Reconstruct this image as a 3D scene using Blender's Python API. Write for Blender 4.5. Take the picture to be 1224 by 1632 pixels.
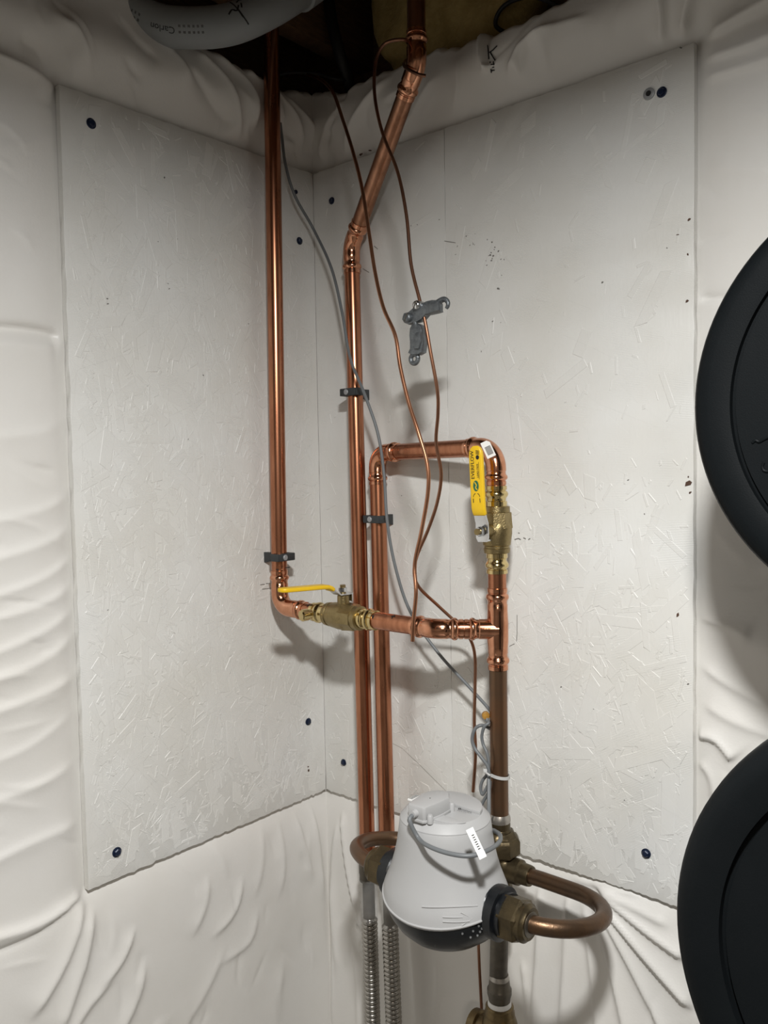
import bpy, bmesh, math, random
import numpy as np
from mathutils import Vector, Matrix

for o in list(bpy.data.objects):
    bpy.data.objects.remove(o)
SC = bpy.context.scene
COL = SC.collection
RNG = random.Random(7)
NR = np.random.RandomState(11)

# ------------------------------------------------------------------ camera
W, H, F = 1224, 1632, 1337.27
CAM = np.array([1.18470, -1.17537, 1.59553])
YAW, PITCH, ROLL = 0.713295, -0.0517584, -0.0175573
_f = np.array([-math.sin(YAW)*math.cos(PITCH), math.cos(YAW)*math.cos(PITCH), math.sin(PITCH)])
_r = np.cross(_f, [0, 0, 1]); _r /= np.linalg.norm(_r); _u = np.cross(_r, _f)
CR = _r*math.cos(ROLL) + _u*math.sin(ROLL)
CU = -_r*math.sin(ROLL) + _u*math.cos(ROLL)
CF = _f
cam = bpy.data.cameras.new('camera')
cam.sensor_fit = 'VERTICAL'; cam.sensor_height = 36.0; cam.lens = F/H*36.0
cam.clip_start = 0.02
camo = bpy.data.objects.new('camera', cam); COL.objects.link(camo)
camo.matrix_world = Matrix(((CR[0], CU[0], -CF[0], CAM[0]), (CR[1], CU[1], -CF[1], CAM[1]), (CR[2], CU[2], -CF[2], CAM[2]), (0, 0, 0, 1)))
SC.camera = camo

# ------------------------------------------------------------------ world, exposure
wd = bpy.data.worlds.new('world'); SC.world = wd; wd.use_nodes = True
wd.node_tree.nodes['Background'].inputs[0].default_value = (0.9, 0.95, 1.0, 1)
wd.node_tree.nodes['Background'].inputs[1].default_value = 0.0
SC.view_settings.view_transform = 'Standard'
SC.view_settings.look = 'None'
SC.view_settings.gamma = 1.0
SC.view_settings.use_curve_mapping = False
SC.view_settings.exposure = 0.55
LAMP = (1.12, -1.02, 2.165)
LAMP_W = 23.0
FILL_W = 14.0

# ------------------------------------------------------------------ photo measuring: a picture point laid on a plane of the room
def ray(x, y): return CF + CR*(x-W/2)/F - CU*(y-H/2)/F
def R(x, y, s=0.0):            # on a plane s in front of the right wall
    d = ray(x, y); return CAM + d*((-s-CAM[1])/d[1])
def L(x, y, s=0.0):            # on a plane s in front of the left wall
    d = ray(x, y); return CAM + d*((s-CAM[0])/d[0])
def Zp(x, y, z):
    d = ray(x, y); return CAM + d*((z-CAM[2])/d[2])

# ------------------------------------------------------------------ materials
MATS = {}
def mat(name, col, rough=0.5, metal=0.0, var=0.0, vscale=20.0, col2=None, bump=0.0, bscale=200.0, spec=0.5,
        alpha=1.0, trans=0.0, emit=0.0, stretch=None, coat=0.0, rvar=0.0):
    if name in MATS: return MATS[name]
    m = bpy.data.materials.new(name); m.use_nodes = True
    nt = m.node_tree; b = nt.nodes['Principled BSDF']
    b.inputs['Base Color'].default_value = (*col, 1)
    b.inputs['Roughness'].default_value = rough
    b.inputs['Metallic'].default_value = metal
    b.inputs['Specular IOR Level'].default_value = spec
    b.inputs['Alpha'].default_value = alpha
    b.inputs['Transmission Weight'].default_value = trans
    b.inputs['Coat Weight'].default_value = coat
    if emit:
        b.inputs['Emission Color'].default_value = (*col, 1); b.inputs['Emission Strength'].default_value = emit
    tc = nt.nodes.new('ShaderNodeTexCoord'); src = tc.outputs['Object']
    if stretch:
        mp = nt.nodes.new('ShaderNodeMapping'); mp.inputs['Scale'].default_value = stretch
        nt.links.new(src, mp.inputs[0]); src = mp.outputs[0]
    if col2 is not None or var:
        n = nt.nodes.new('ShaderNodeTexNoise'); n.inputs['Scale'].default_value = vscale
        n.inputs['Detail'].default_value = 5.0; n.inputs['Roughness'].default_value = 0.6
        nt.links.new(src, n.inputs['Vector'])
        cr = nt.nodes.new('ShaderNodeValToRGB')
        c2 = col2 if col2 is not None else tuple(c*(1-var) for c in col)
        cr.color_ramp.elements[0].position = 0.35; cr.color_ramp.elements[1].position = 0.65
        cr.color_ramp.elements[0].color = (*c2, 1); cr.color_ramp.elements[1].color = (*col, 1)
        nt.links.new(n.outputs['Fac'], cr.inputs[0]); nt.links.new(cr.outputs[0], b.inputs['Base Color'])
        if rvar:
            mr = nt.nodes.new('ShaderNodeMapRange')
            mr.inputs['To Min'].default_value = rough + rvar; mr.inputs['To Max'].default_value = max(0.02, rough - rvar)
            nt.links.new(n.outputs['Fac'], mr.inputs['Value']); nt.links.new(mr.outputs[0], b.inputs['Roughness'])
    if bump:
        n2 = nt.nodes.new('ShaderNodeTexNoise'); n2.inputs['Scale'].default_value = bscale
        n2.inputs['Detail'].default_value = 4.0
        nt.links.new(src, n2.inputs['Vector'])
        bp = nt.nodes.new('ShaderNodeBump'); bp.inputs['Strength'].default_value = bump; bp.inputs['Distance'].default_value = 0.002
        nt.links.new(n2.outputs['Fac'], bp.inputs['Height']); nt.links.new(bp.outputs[0], b.inputs['Normal'])
    MATS[name] = m
    return m

def osb_mat(name, swell):
    """white paint over oriented strand board: colour nearly even, fine relief from the strands"""
    m = bpy.data.materials.new(name); m.use_nodes = True; nt = m.node_tree; b = nt.nodes['Principled BSDF']
    b.inputs['Roughness'].default_value = 0.42
    tc = nt.nodes.new('ShaderNodeTexCoord')
    hs = None
    def link(a, c): nt.links.new(a, c)
    for k, (ang, sc) in enumerate(((0.15, 9.0), (1.0, 11.0), (-0.6, 10.0), (2.2, 14.0))):
        mp0 = nt.nodes.new('ShaderNodeMapping')
        mp0.inputs['Rotation'].default_value = (ang if name.endswith('l') else 0, 0 if name.endswith('l') else ang, 0)
        link(tc.outputs['Object'], mp0.inputs[0])
        mp = nt.nodes.new('ShaderNodeMapping')
        mp.inputs['Scale'].default_value = (sc*3.2, sc*3.2, sc*0.55)
        mp.inputs['Location'].default_value = (k*3.1, k*1.7, k*2.3)
        link(mp0.outputs[0], mp.inputs[0])
        v = nt.nodes.new('ShaderNodeTexVoronoi'); v.feature = 'F1'; v.inputs['Scale'].default_value = 1.0
        v.inputs['Randomness'].default_value = 1.0
        link(mp.outputs[0], v.inputs['Vector'])
        sp = nt.nodes.new('ShaderNodeSeparateColor'); link(v.outputs['Color'], sp.inputs[0])
        if hs is None: hs = sp.outputs[0]
        else:
            mx = nt.nodes.new('ShaderNodeMath'); mx.operation = 'MAXIMUM' if k % 2 else 'ADD'
            link(hs, mx.inputs[0]); link(sp.outputs[0], mx.inputs[1]); hs = mx.outputs[0]
    bp = nt.nodes.new('ShaderNodeBump'); bp.inputs['Strength'].default_value = swell; bp.inputs['Distance'].default_value = 0.0011
    link(hs, bp.inputs['Height'])
    mpb = nt.nodes.new('ShaderNodeMapping'); mpb.inputs['Scale'].default_value = (260, 260, 40)
    link(tc.outputs['Object'], mpb.inputs[0])
    n2 = nt.nodes.new('ShaderNodeTexNoise'); n2.inputs['Scale'].default_value = 1.0; n2.inputs['Detail'].default_value = 3.0
    link(mpb.outputs[0], n2.inputs['Vector'])
    bp2 = nt.nodes.new('ShaderNodeBump'); bp2.inputs['Strength'].default_value = 0.28; bp2.inputs['Distance'].default_value = 0.0009
    link(n2.outputs['Fac'], bp2.inputs['Height']); link(bp.outputs[0], bp2.inputs['Normal'])
    wv = nt.nodes.new('ShaderNodeTexWave'); wv.bands_direction = 'Z'; wv.inputs['Scale'].default_value = 130.0
    wv.inputs['Distortion'].default_value = 1.2; wv.inputs['Detail'].default_value = 1.0
    link(tc.outputs['Object'], wv.inputs['Vector'])
    nm = nt.nodes.new('ShaderNodeTexNoise'); nm.inputs['Scale'].default_value = 16.0; link(tc.outputs['Object'], nm.inputs['Vector'])
    mr = nt.nodes.new('ShaderNodeMapRange'); mr.inputs['From Min'].default_value = 0.48; mr.inputs['From Max'].default_value = 0.62
    link(nm.outputs['Fac'], mr.inputs['Value'])
    mm = nt.nodes.new('ShaderNodeMath'); mm.operation = 'MULTIPLY'; link(wv.outputs['Fac'], mm.inputs[0]); link(mr.outputs[0], mm.inputs[1])
    bp3 = nt.nodes.new('ShaderNodeBump'); bp3.inputs['Strength'].default_value = 0.35; bp3.inputs['Distance'].default_value = 0.0006
    link(mm.outputs[0], bp3.inputs['Height']); link(bp2.outputs[0], bp3.inputs['Normal'])
    link(bp3.outputs[0], b.inputs['Normal'])
    n3 = nt.nodes.new('ShaderNodeTexNoise'); n3.inputs['Scale'].default_value = 5.0; n3.inputs['Detail'].default_value = 6.0
    link(tc.outputs['Object'], n3.inputs['Vector'])
    cr = nt.nodes.new('ShaderNodeValToRGB')
    cr.color_ramp.elements[0].position = 0.3; cr.color_ramp.elements[1].position = 0.7
    cr.color_ramp.elements[0].color = (0.70, 0.685, 0.64, 1); cr.color_ramp.elements[1].color = (0.77, 0.77, 0.75, 1)
    link(n3.outputs['Fac'], cr.inputs[0]); link(cr.outputs[0], b.inputs['Base Color'])
    return m

M_COPPER = mat('copper_pipe', (0.58, 0.255, 0.145), 0.26, 1.0, col2=(0.40, 0.165, 0.09), vscale=26, stretch=(3, 3, 0.5), rvar=0.06)
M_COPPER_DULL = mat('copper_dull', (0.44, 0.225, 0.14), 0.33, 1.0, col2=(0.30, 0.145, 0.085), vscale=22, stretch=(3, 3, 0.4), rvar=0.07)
M_FIT = mat('copper_fitting', (0.76, 0.38, 0.235), 0.16, 1.0, col2=(0.60, 0.27, 0.155), vscale=60, rvar=0.05)
M_WIRE = mat('copper_wire', (0.64, 0.31, 0.18), 0.32, 1.0, col2=(0.30, 0.14, 0.08), vscale=9, rvar=0.08)
M_WIRE_DK = mat('copper_wire_dark', (0.40, 0.20, 0.12), 0.38, 1.0, col2=(0.20, 0.10, 0.065), vscale=9, rvar=0.08)
M_OLD = mat('copper_tarnished', (0.135, 0.095, 0.062), 0.38, 0.85, col2=(0.20, 0.10, 0.052), vscale=9, rvar=0.06)
M_OLDU = mat('copper_weathered', (0.150, 0.085, 0.046), 0.36, 0.85, col2=(0.105, 0.068, 0.044), vscale=24, rvar=0.08, bump=0.15, bscale=300)
M_BRONZE = mat('bronze_dark', (0.125, 0.094, 0.050), 0.38, 0.85, col2=(0.08, 0.062, 0.036), vscale=40, bump=0.2, bscale=220)
M_DARKPIPE = mat('pipe_blackened', (0.10, 0.09, 0.075), 0.45, 0.7, col2=(0.17, 0.15, 0.12), vscale=30)
M_BRASS = mat('brass_cast', (0.36, 0.28, 0.14), 0.38, 1.0, col2=(0.28, 0.215, 0.105), vscale=60, bump=0.25, bscale=500)
M_BRASS_OLD = mat('brass_old', (0.22, 0.165, 0.085), 0.4, 0.95, col2=(0.15, 0.11, 0.06), vscale=40, bump=0.2, bscale=300)
M_BRASS_SH = mat('brass_polished', (0.72, 0.57, 0.28), 0.15, 1.0, var=0.1, vscale=50)
M_CHROME = mat('zinc_plated_steel', (0.72, 0.73, 0.74), 0.2, 1.0, var=0.1, vscale=60)
M_YELLOW = mat('yellow_vinyl', (0.84, 0.53, 0.012), 0.38, 0.0, var=0.05, vscale=40)
M_CLIP = mat('clip_plastic', (0.035, 0.040, 0.043), 0.5, 0.0, var=0.15, vscale=60)
M_SCREWGREY = mat('screw_grey', (0.36, 0.37, 0.38), 0.45, 0.3, var=0.1, vscale=200)
M_BLUE = mat('screw_blue', (0.012, 0.022, 0.055), 0.33, 0.2, var=0.3, vscale=300)
M_CABLE = mat('cable_grey', (0.155, 0.165, 0.172), 0.45, 0.0, var=0.08, vscale=40)
M_METER = mat('meter_plastic', (0.43, 0.43, 0.43), 0.42, 0.0, var=0.03, vscale=12, bump=0.06, bscale=900)
M_METER_BLK = mat('meter_black', (0.005, 0.0065, 0.0085), 0.3, 0.0, var=0.3, vscale=60, bump=0.1, bscale=500)
M_BLACKRUB = mat('plate_rubber', (0.0035, 0.0046, 0.0053), 0.5, 0.0, spec=0.08, col2=(0.0055, 0.0066, 0.0074), vscale=5, bump=0.08, bscale=700)
M_RACK = mat('rack_steel', (0.02, 0.02, 0.021), 0.4, 0.3, var=0.1)
M_ZINC = mat('zinc_cast', (0.20, 0.215, 0.225), 0.46, 0.75, col2=(0.13, 0.14, 0.15), vscale=120, bump=0.3, bscale=350)
M_STEEL = mat('stainless_corrugated', (0.46, 0.44, 0.405), 0.27, 1.0, var=0.12, vscale=30)
M_SLEEVE = mat('clear_sleeve', (0.7, 0.71, 0.71), 0.1, 0.0, var=0.03, alpha=0.16)
M_TIE = mat('nylon_tie', (0.55, 0.55, 0.54), 0.35, 0.0, var=0.05)
M_AMBER = mat('amber_connector', (0.45, 0.24, 0.05), 0.25, 0.0, col2=(0.25, 0.12, 0.02), vscale=90)
M_WHITE = mat('white_label', (0.82, 0.82, 0.80), 0.5, 0.0, var=0.03)
M_SOLDER = mat('solder', (0.50, 0.47, 0.43), 0.35, 0.9, var=0.2, vscale=90)
M_TAPE = mat('thread_tape', (0.85, 0.85, 0.84), 0.4, 0.0, var=0.05)
M_INK = mat('ink_black', (0.010, 0.010, 0.010), 0.6, 0.0, var=0.2)
M_PENCIL = mat('pencil_grey', (0.20, 0.19, 0.175), 0.7, 0.0, var=0.2)
M_GREEN = mat('ink_green', (0.02, 0.10, 0.03), 0.5, 0.0, var=0.1)
M_BROWNSPOT = mat('knot_brown', (0.10, 0.05, 0.03), 0.7, 0.0, var=0.3)
M_BLANKET = mat('blanket_vinyl', (0.77, 0.755, 0.725), 0.40, 0.0, col2=(0.735, 0.715, 0.675), vscale=4, bump=0.10, bscale=260)
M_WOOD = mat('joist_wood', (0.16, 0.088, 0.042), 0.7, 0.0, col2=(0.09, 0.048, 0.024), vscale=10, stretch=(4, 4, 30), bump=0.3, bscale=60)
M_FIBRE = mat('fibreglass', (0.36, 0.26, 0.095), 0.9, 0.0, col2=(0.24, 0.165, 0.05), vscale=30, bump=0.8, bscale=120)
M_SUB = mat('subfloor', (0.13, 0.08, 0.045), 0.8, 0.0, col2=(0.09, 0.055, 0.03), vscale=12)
M_FLOOR = mat('concrete', (0.22, 0.21, 0.195), 0.75, 0.0, col2=(0.17, 0.163, 0.15), vscale=4, bump=0.2, bscale=60)
M_FARWALL = mat('far_wall', (0.33, 0.32, 0.30), 0.6, 0.0, var=0.1, vscale=3)
M_CONDUIT = mat('conduit_pvc', (0.30, 0.315, 0.32), 0.5, 0.0, col2=(0.26, 0.275, 0.28), vscale=8)
M_BLACKHOSE = mat('black_hose', (0.008, 0.008, 0.008), 0.6, 0.0, var=0.2)
M_LAMP = mat('lamp_housing', (0.7, 0.7, 0.68), 0.5, 0.0, var=0.03)
M_LOGO = mat('logo_teal', (0.02, 0.14, 0.07), 0.5, 0.0, var=0.1)
M_OSBL = osb_mat('painted_strand_board_l', 0.62)
M_OSBR = osb_mat('painted_strand_board_r', 0.45)

# ------------------------------------------------------------------ mesh helpers
ORIGIN = {}
def thing(name, label, cat, loc, group=None):
    o = bpy.data.objects.new(name, None); COL.objects.link(o)
    o.empty_display_size = 0.02
    o.location = tuple(float(c) for c in loc); o['label'] = label; o['category'] = cat
    if group: o['group'] = group
    ORIGIN[o.name] = np.array(loc, float)
    return o
def tag(o, label, cat, group=None):
    o['label'] = label; o['category'] = cat
    if group: o['group'] = group
    return o
def part(name, vf, m, parent=None, sharp=35.0, label=None, kind=None):
    v, f = vf
    v = np.asarray(v, float)
    org = ORIGIN[parent.name] if parent is not None else np.zeros(3)
    me = bpy.data.meshes.new(name)
    me.from_pydata([tuple(p) for p in (v-org)], [], f)
    bm = bmesh.new(); bm.from_mesh(me)
    bmesh.ops.remove_doubles(bm, verts=bm.verts, dist=1e-7)
    bmesh.ops.recalc_face_normals(bm, faces=bm.faces)
    lim = math.radians(sharp)
    for fc in bm.faces: fc.smooth = True
    for e in bm.edges:
        if len(e.link_faces) == 2 and e.calc_face_angle(0) > lim: e.smooth = False
    bm.to_mesh(me); bm.free()
    me.materials.append(m)
    o = bpy.data.objects.new(name, me); COL.objects.link(o)
    if parent is not None: o.parent = parent
    ORIGIN[o.name] = org
    if label: o['label'] = label
    if kind: o['kind'] = kind
    return o
def join(*vfs):
    V = []; Fc = []
    for v, f in vfs:
        n = len(V); V += [tuple(p) for p in v]; Fc += [tuple(i+n for i in q) for q in f]
    return V, Fc
def nrm(v):
    v = np.asarray(v, float); return v/np.linalg.norm(v)
def spline(pts, n=10):
    P = [np.array(p, float) for p in pts]; P = [2*P[0]-P[1]] + P + [2*P[-1]-P[-2]]
    out = []
    for i in range(1, len(P)-2):
        for k in range(n):
            t = k/n
            a, b, c, d = P[i-1], P[i], P[i+1], P[i+2]
            out.append(0.5*((2*b)+(-a+c)*t+(2*a-5*b+4*c-d)*t*t+(-a+3*b-3*c+d)*t**3))
    out.append(P[-2]); return out
def bend(pts, rad, n=10):
    """polyline with round corners"""
    P = [np.array(p, float) for p in pts]; out = [P[0]]
    for i in range(1, len(P)-1):
        a = nrm(P[i-1]-P[i]); b = nrm(P[i+1]-P[i])
        ang = math.acos(max(-1, min(1, float(a@b)))); t = rad/math.tan(ang/2)
        A = P[i]+a*t; B = P[i]+b*t; c = P[i]+nrm(a+b)*(rad/math.sin(ang/2))
        ua = A-c; ub = B-c; th = math.pi-ang
        for k in range(n+1):
            q = th*k/n
            out.append(c + (ua*math.sin(th-q)+ub*math.sin(q))/math.sin(th))
    out.append(P[-1]); return out
def arclen(path):
    P = np.array(path); return np.concatenate([[0], np.cumsum(np.linalg.norm(np.diff(P, axis=0), axis=1))])
def frames(path):
    P = np.array(path); n = len(P)
    T = np.zeros_like(P); T[1:-1] = P[2:]-P[:-2]; T[0] = P[1]-P[0]; T[-1] = P[-1]-P[-2]
    T /= np.linalg.norm(T, axis=1)[:, None]
    up = np.array([0, 0, 1.0]) if abs(T[0][2]) < 0.9 else np.array([0, -1.0, 0])
    N = nrm(up - T[0]*(up@T[0])); out = []
    for i in range(n):
        N = nrm(N - T[i]*(N@T[i])); out.append((P[i], T[i], N, np.cross(T[i], N)))
    return out
def sweep(path, rad, seg=20, caps=True, rot=0.0):
    fr = frames(path); V = []; Fc = []
    for i, (p, t, a, b) in enumerate(fr):
        r = rad if np.isscalar(rad) else rad[i]
        for k in range(seg):
            q = 2*math.pi*k/seg+rot
            V.append(p + (a*math.cos(q)+b*math.sin(q))*r)
    n = len(fr)
    for i in range(n-1):
        for k in range(seg):
            k2 = (k+1) % seg
            Fc.append((i*seg+k, i*seg+k2, (i+1)*seg+k2, (i+1)*seg+k))
    if caps:
        Fc.append(tuple(range(seg-1, -1, -1))); Fc.append(tuple(range((n-1)*seg, n*seg)))
    return V, Fc
def profile(path, prof, seg=28, rot=0.0):
    """tube along path whose radius follows prof = [(distance, radius), ...]"""
    P = np.array(path); s = arclen(path); tot = s[-1]
    ds = sorted(set([round(float(x), 6) for x in s] + [round(d, 6) for d, r in prof if 0 < d < tot]))
    pd = [d for d, r in prof]; pr_ = [r for d, r in prof]
    pts = [np.array([np.interp(d, s, P[:, k]) for k in range(3)]) for d in ds]
    keep = [pts[0]]; rr = [np.interp(ds[0], pd, pr_)]
    for d, q in zip(ds[1:], pts[1:]):
        if np.linalg.norm(q-keep[-1]) < 2e-5: continue
        keep.append(q); rr.append(np.interp(d, pd, pr_))
    return sweep(keep, rr, seg, True, rot)
def turned(a, b, prof, seg=28, rot=0.0):
    """straight turned shape from a to b; prof = [(t 0..1, r)]"""
    a = np.array(a, float); b = np.array(b, float); ln = np.linalg.norm(b-a)
    return profile([a, b], [(t*ln + i*1e-5, r) for i, (t, r) in enumerate(prof)], seg, rot)
def box(c, sx, sy, sz, ax=None, bev=0.0):
    """bevelled box; ax = 3 unit axes"""
    A = np.array(ax if ax is not None else np.eye(3), float)
    bm = bmesh.new(); bmesh.ops.create_cube(bm, size=1.0)
    for v in bm.verts: v.co = Vector((v.co.x*sx, v.co.y*sy, v.co.z*sz))
    if bev > 0: bmesh.ops.bevel(bm, geom=list(bm.edges), offset=bev, segments=2, affect='EDGES', profile=0.5)
    bm.verts.index_update()
    V = [np.array(c) + A[0]*v.co.x + A[1]*v.co.y + A[2]*v.co.z for v in bm.verts]
    Fc = [tuple(v.index for v in f.verts) for f in bm.faces]; bm.free()
    return V, Fc
def prism(outline, c, u, v, w, th, bev=0.0):
    """outline (2-D, metres) extruded th along w, centred on c"""
    c, u, v, w = [np.array(q, float) for q in (c, u, v, w)]
    bm = bmesh.new()
    vs = [bm.verts.new((x, y, -th/2)) for x, y in outline]
    f = bm.faces.new(vs)
    r = bmesh.ops.extrude_face_region(bm, geom=[f])
    for q in r['geom']:
        if isinstance(q, bmesh.types.BMVert): q.co.z = th/2
    if bev:
        es = [e for e in bm.edges if abs(e.verts[0].co.z-e.verts[1].co.z) < 1e-7]
        bmesh.ops.bevel(bm, geom=es, offset=bev, segments=2, affect='EDGES', profile=0.5)
    bmesh.ops.triangulate(bm, faces=[q for q in bm.faces if len(q.verts) > 4])
    bm.verts.index_update()
    V = [c+u*p.co.x+v*p.co.y+w*p.co.z for p in bm.verts]; Fc = [tuple(p.index for p in q.verts) for q in bm.faces]; bm.free()
    return V, Fc
def oval(rx, ry, n=24, x=0, y=0): return [(x+rx*math.cos(2*math.pi*k/n), y+ry*math.sin(2*math.pi*k/n)) for k in range(n)]
def lettering(txt, size):
    cu = bpy.data.curves.new('t', 'FONT'); cu.body = txt; cu.size = size; cu.align_x = 'CENTER'; cu.align_y = 'CENTER'
    cu.resolution_u = 3
    ob = bpy.data.objects.new('t', cu); COL.objects.link(ob)
    bpy.context.view_layer.update()
    me = bpy.data.meshes.new_from_object(ob.evaluated_get(bpy.context.evaluated_depsgraph_get()))
    V = [(v.co.x, v.co.y) for v in me.vertices]; Fc = [tuple(p.vertices) for p in me.polygons]
    bpy.data.objects.remove(ob); bpy.data.curves.remove(cu); bpy.data.meshes.remove(me)
    return V, Fc
def flat(vf2, c, u, v, lift=(0, 0, 0)):
    c = np.array(c, float)+np.array(lift); u = np.array(u, float); v = np.array(v, float)
    return [c+u*x+v*y for x, y in vf2[0]], vf2[1]
def stroke2(pts, w):
    """flat pen stroke as 2-D quads"""
    V = []; Fc = []
    for (x0, y0), (x1, y1) in zip(pts[:-1], pts[1:]):
        d = math.hypot(x1-x0, y1-y0) or 1e-9; nx, ny = -(y1-y0)/d*w/2, (x1-x0)/d*w/2; n = len(V)
        V += [(x0+nx, y0+ny), (x0-nx, y0-ny), (x1-nx, y1-ny), (x1+nx, y1+ny)]; Fc.append((n, n+1, n+2, n+3))
    return V, Fc
def join2(*a): return join(*a)

# ------------------------------------------------------------------ the setting
BZ0, BZ1, LW, RW = 0.95, 2.17, 0.522, 0.743
def seg_dist(X, Z, pts):
    """signed distance to a polyline and fade towards its ends"""
    best = np.full(X.shape, 9.0); sg = np.ones(X.shape); tt = np.zeros(X.shape)
    P = np.array(pts); ln = np.linalg.norm(np.diff(P, axis=0), axis=1); tot = ln.sum(); acc = 0
    for i in range(len(P)-1):
        a, b = P[i], P[i+1]; d = b-a; L2 = d@d
        t = np.clip(((X-a[0])*d[0]+(Z-a[1])*d[1])/L2, 0, 1)
        ex = X-a[0]-t*d[0]; ez = Z-a[1]-t*d[1]; ds = np.hypot(ex, ez)
        m = ds < best
        best = np.where(m, ds, best); sg = np.where(m, np.sign(d[0]*ez-d[1]*ex), sg)
        tt = np.where(m, (acc+t*ln[i])/tot, tt); acc += ln[i]
    return best*sg, tt
def fold(Hh, X, Z, pts, amp, w, fade=0.3):
    """a crease: steep on one side, soft on the other, fading out at its ends"""
    w = w*0.72
    P = np.array(spline([np.array((p[0], p[1], 0.0)) for p in pts], 4))[:, :2] if len(pts) > 2 else np.array(pts)
    lo_ = P.min(0)-9*w; hi_ = P.max(0)+9*w
    m = (X > lo_[0]) & (X < hi_[0]) & (Z > lo_[1]) & (Z < hi_[1])
    if not m.any(): return
    d, t = seg_dist(X[m], Z[m], P)
    k = np.clip(np.minimum(t, 1-t)/fade, 0.0, 1); k = k*k*(3-2*k)
    wt = w*(0.7+0.6*t)
    ww = np.where(d < 0, wt*0.6, wt*1.9)
    da = np.sqrt(d*d+(0.35*w)**2)-0.35*w
    Hh[m] += 0.74*amp*k*np.exp(-da/ww)
def smooth_noise(X, Z, fx, fz, seed, n=10):
    r = np.random.RandomState(seed); out = np.zeros(X.shape)
    for _ in range(n):
        a, b, p = r.uniform(-fx, fx), r.uniform(-fz, fz), r.uniform(0, 6.28)
        out += np.sin(a*X+b*Z+p)
    return out/n
def wall_height(X, Z, bw, folds, seed):
    dx = np.maximum(0, X-bw); dz = np.maximum(np.maximum(BZ0-Z, Z-BZ1), 0)
    dist = np.hypot(dx, dz); inside = (dist <= 0)
    env = 1-np.exp(-dist/0.035)
    Hh = -0.013+0.017*env
    Hh += env*(0.006*smooth_noise(X, Z, 9, 9, seed)+0.0022*smooth_noise(X, Z, 30, 22, seed+1, 14)+0.0006*smooth_noise(X, Z, 80, 60, seed+2, 18))
    # fullness of the blanket where it rolls over the top of the wall
    Hh += 0.022*np.exp(-((Z-2.245)/0.045)**2)*env
    for fo in folds:
        F2 = np.zeros(X.shape); fold(F2, X, Z, *fo); Hh += F2*np.clip(dist/0.006, 0, 1)
    Hh = np.where(inside, -0.0135, Hh)
    return Hh
def build_wall(name, bw, xs, zs, ztop, folds, side, seed):
    X, Z = np.meshgrid(xs, zs)
    top = np.interp(xs, [q[0] for q in ztop], [q[1] for q in ztop])+0.004*np.sin(xs*47+1.3*np.sin(xs*19))+0.0025*np.sin(xs*131+2*np.sin(xs*37))
    # stretch the last rows to the wavy top edge
    k = np.clip((Z-2.18)/(zs[-1]-2.18), 0, 1); Z = Z+k*(top[None, :]-zs[-1])
    Hh = wall_height(X, Z, bw, folds, seed)
    rows = [(X, Z, Hh)]
    X0, Z0, H0 = X[-1], Z[-1], Hh[-1]
    for dh, dz in ((0.007, 0.007), (0.02, 0.012), (0.045, 0.014), (0.10, 0.010), (0.2, -0.01)):
        rows.append((X0[None, :], Z0[None, :]+dz, H0[None, :]-dh))
    X = np.concatenate([a for a, b, c in rows]); Z = np.concatenate([b for a, b, c in rows]); Hh = np.concatenate([c for a, b, c in rows])
    ny, nx = X.shape
    if side == 'L': V = np.stack([Hh, -X, Z], -1).reshape(-1, 3)
    else: V = np.stack([X, -Hh, Z], -1).reshape(-1, 3)
    idx = np.arange(nx*ny).reshape(ny, nx)
    Q = np.stack([idx[:-1, :-1], idx[:-1, 1:], idx[1:, 1:], idx[1:, :-1]], -1).reshape(-1, 4)
    me = bpy.data.meshes.new(name); me.from_pydata(V.tolist(), [], Q.tolist()); me.polygons.foreach_set('use_smooth', [True]*len(me.polygons))
    if side == 'L': me.flip_normals()
    me.materials.append(M_BLANKET)
    o = bpy.data.objects.new(name, me); COL.objects.link(o); o['kind'] = 'structure'; ORIGIN[o.name] = np.zeros(3)
    return o
def lp(*pts): return [(-L(x, y)[1], L(x, y)[2]) for x, y in pts]
def rp(*pts): return [(R(x, y)[0], R(x, y)[2]) for x, y in pts]
def strew(n, x0, x1, z0, z1, ang, spread, lmin, lmax, amp, seed):
    """small wrinkles running about one way"""
    r = np.random.RandomState(seed); out = []
    for _ in range(n):
        c = np.array((r.uniform(x0, x1), r.uniform(z0, z1))); a = ang+r.normal(0, spread); l = r.uniform(lmin, lmax)
        d = np.array((math.cos(a), math.sin(a))); e = np.array((-d[1], d[0]))*l*r.uniform(-.15, .15)
        out.append(([tuple(c-d*l/2), tuple(c+e), tuple(c+d*l/2)], amp*r.uniform(.3, 1)*r.choice((-1, 1)), r.uniform(.004, .010), 0.45))
    return out
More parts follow.
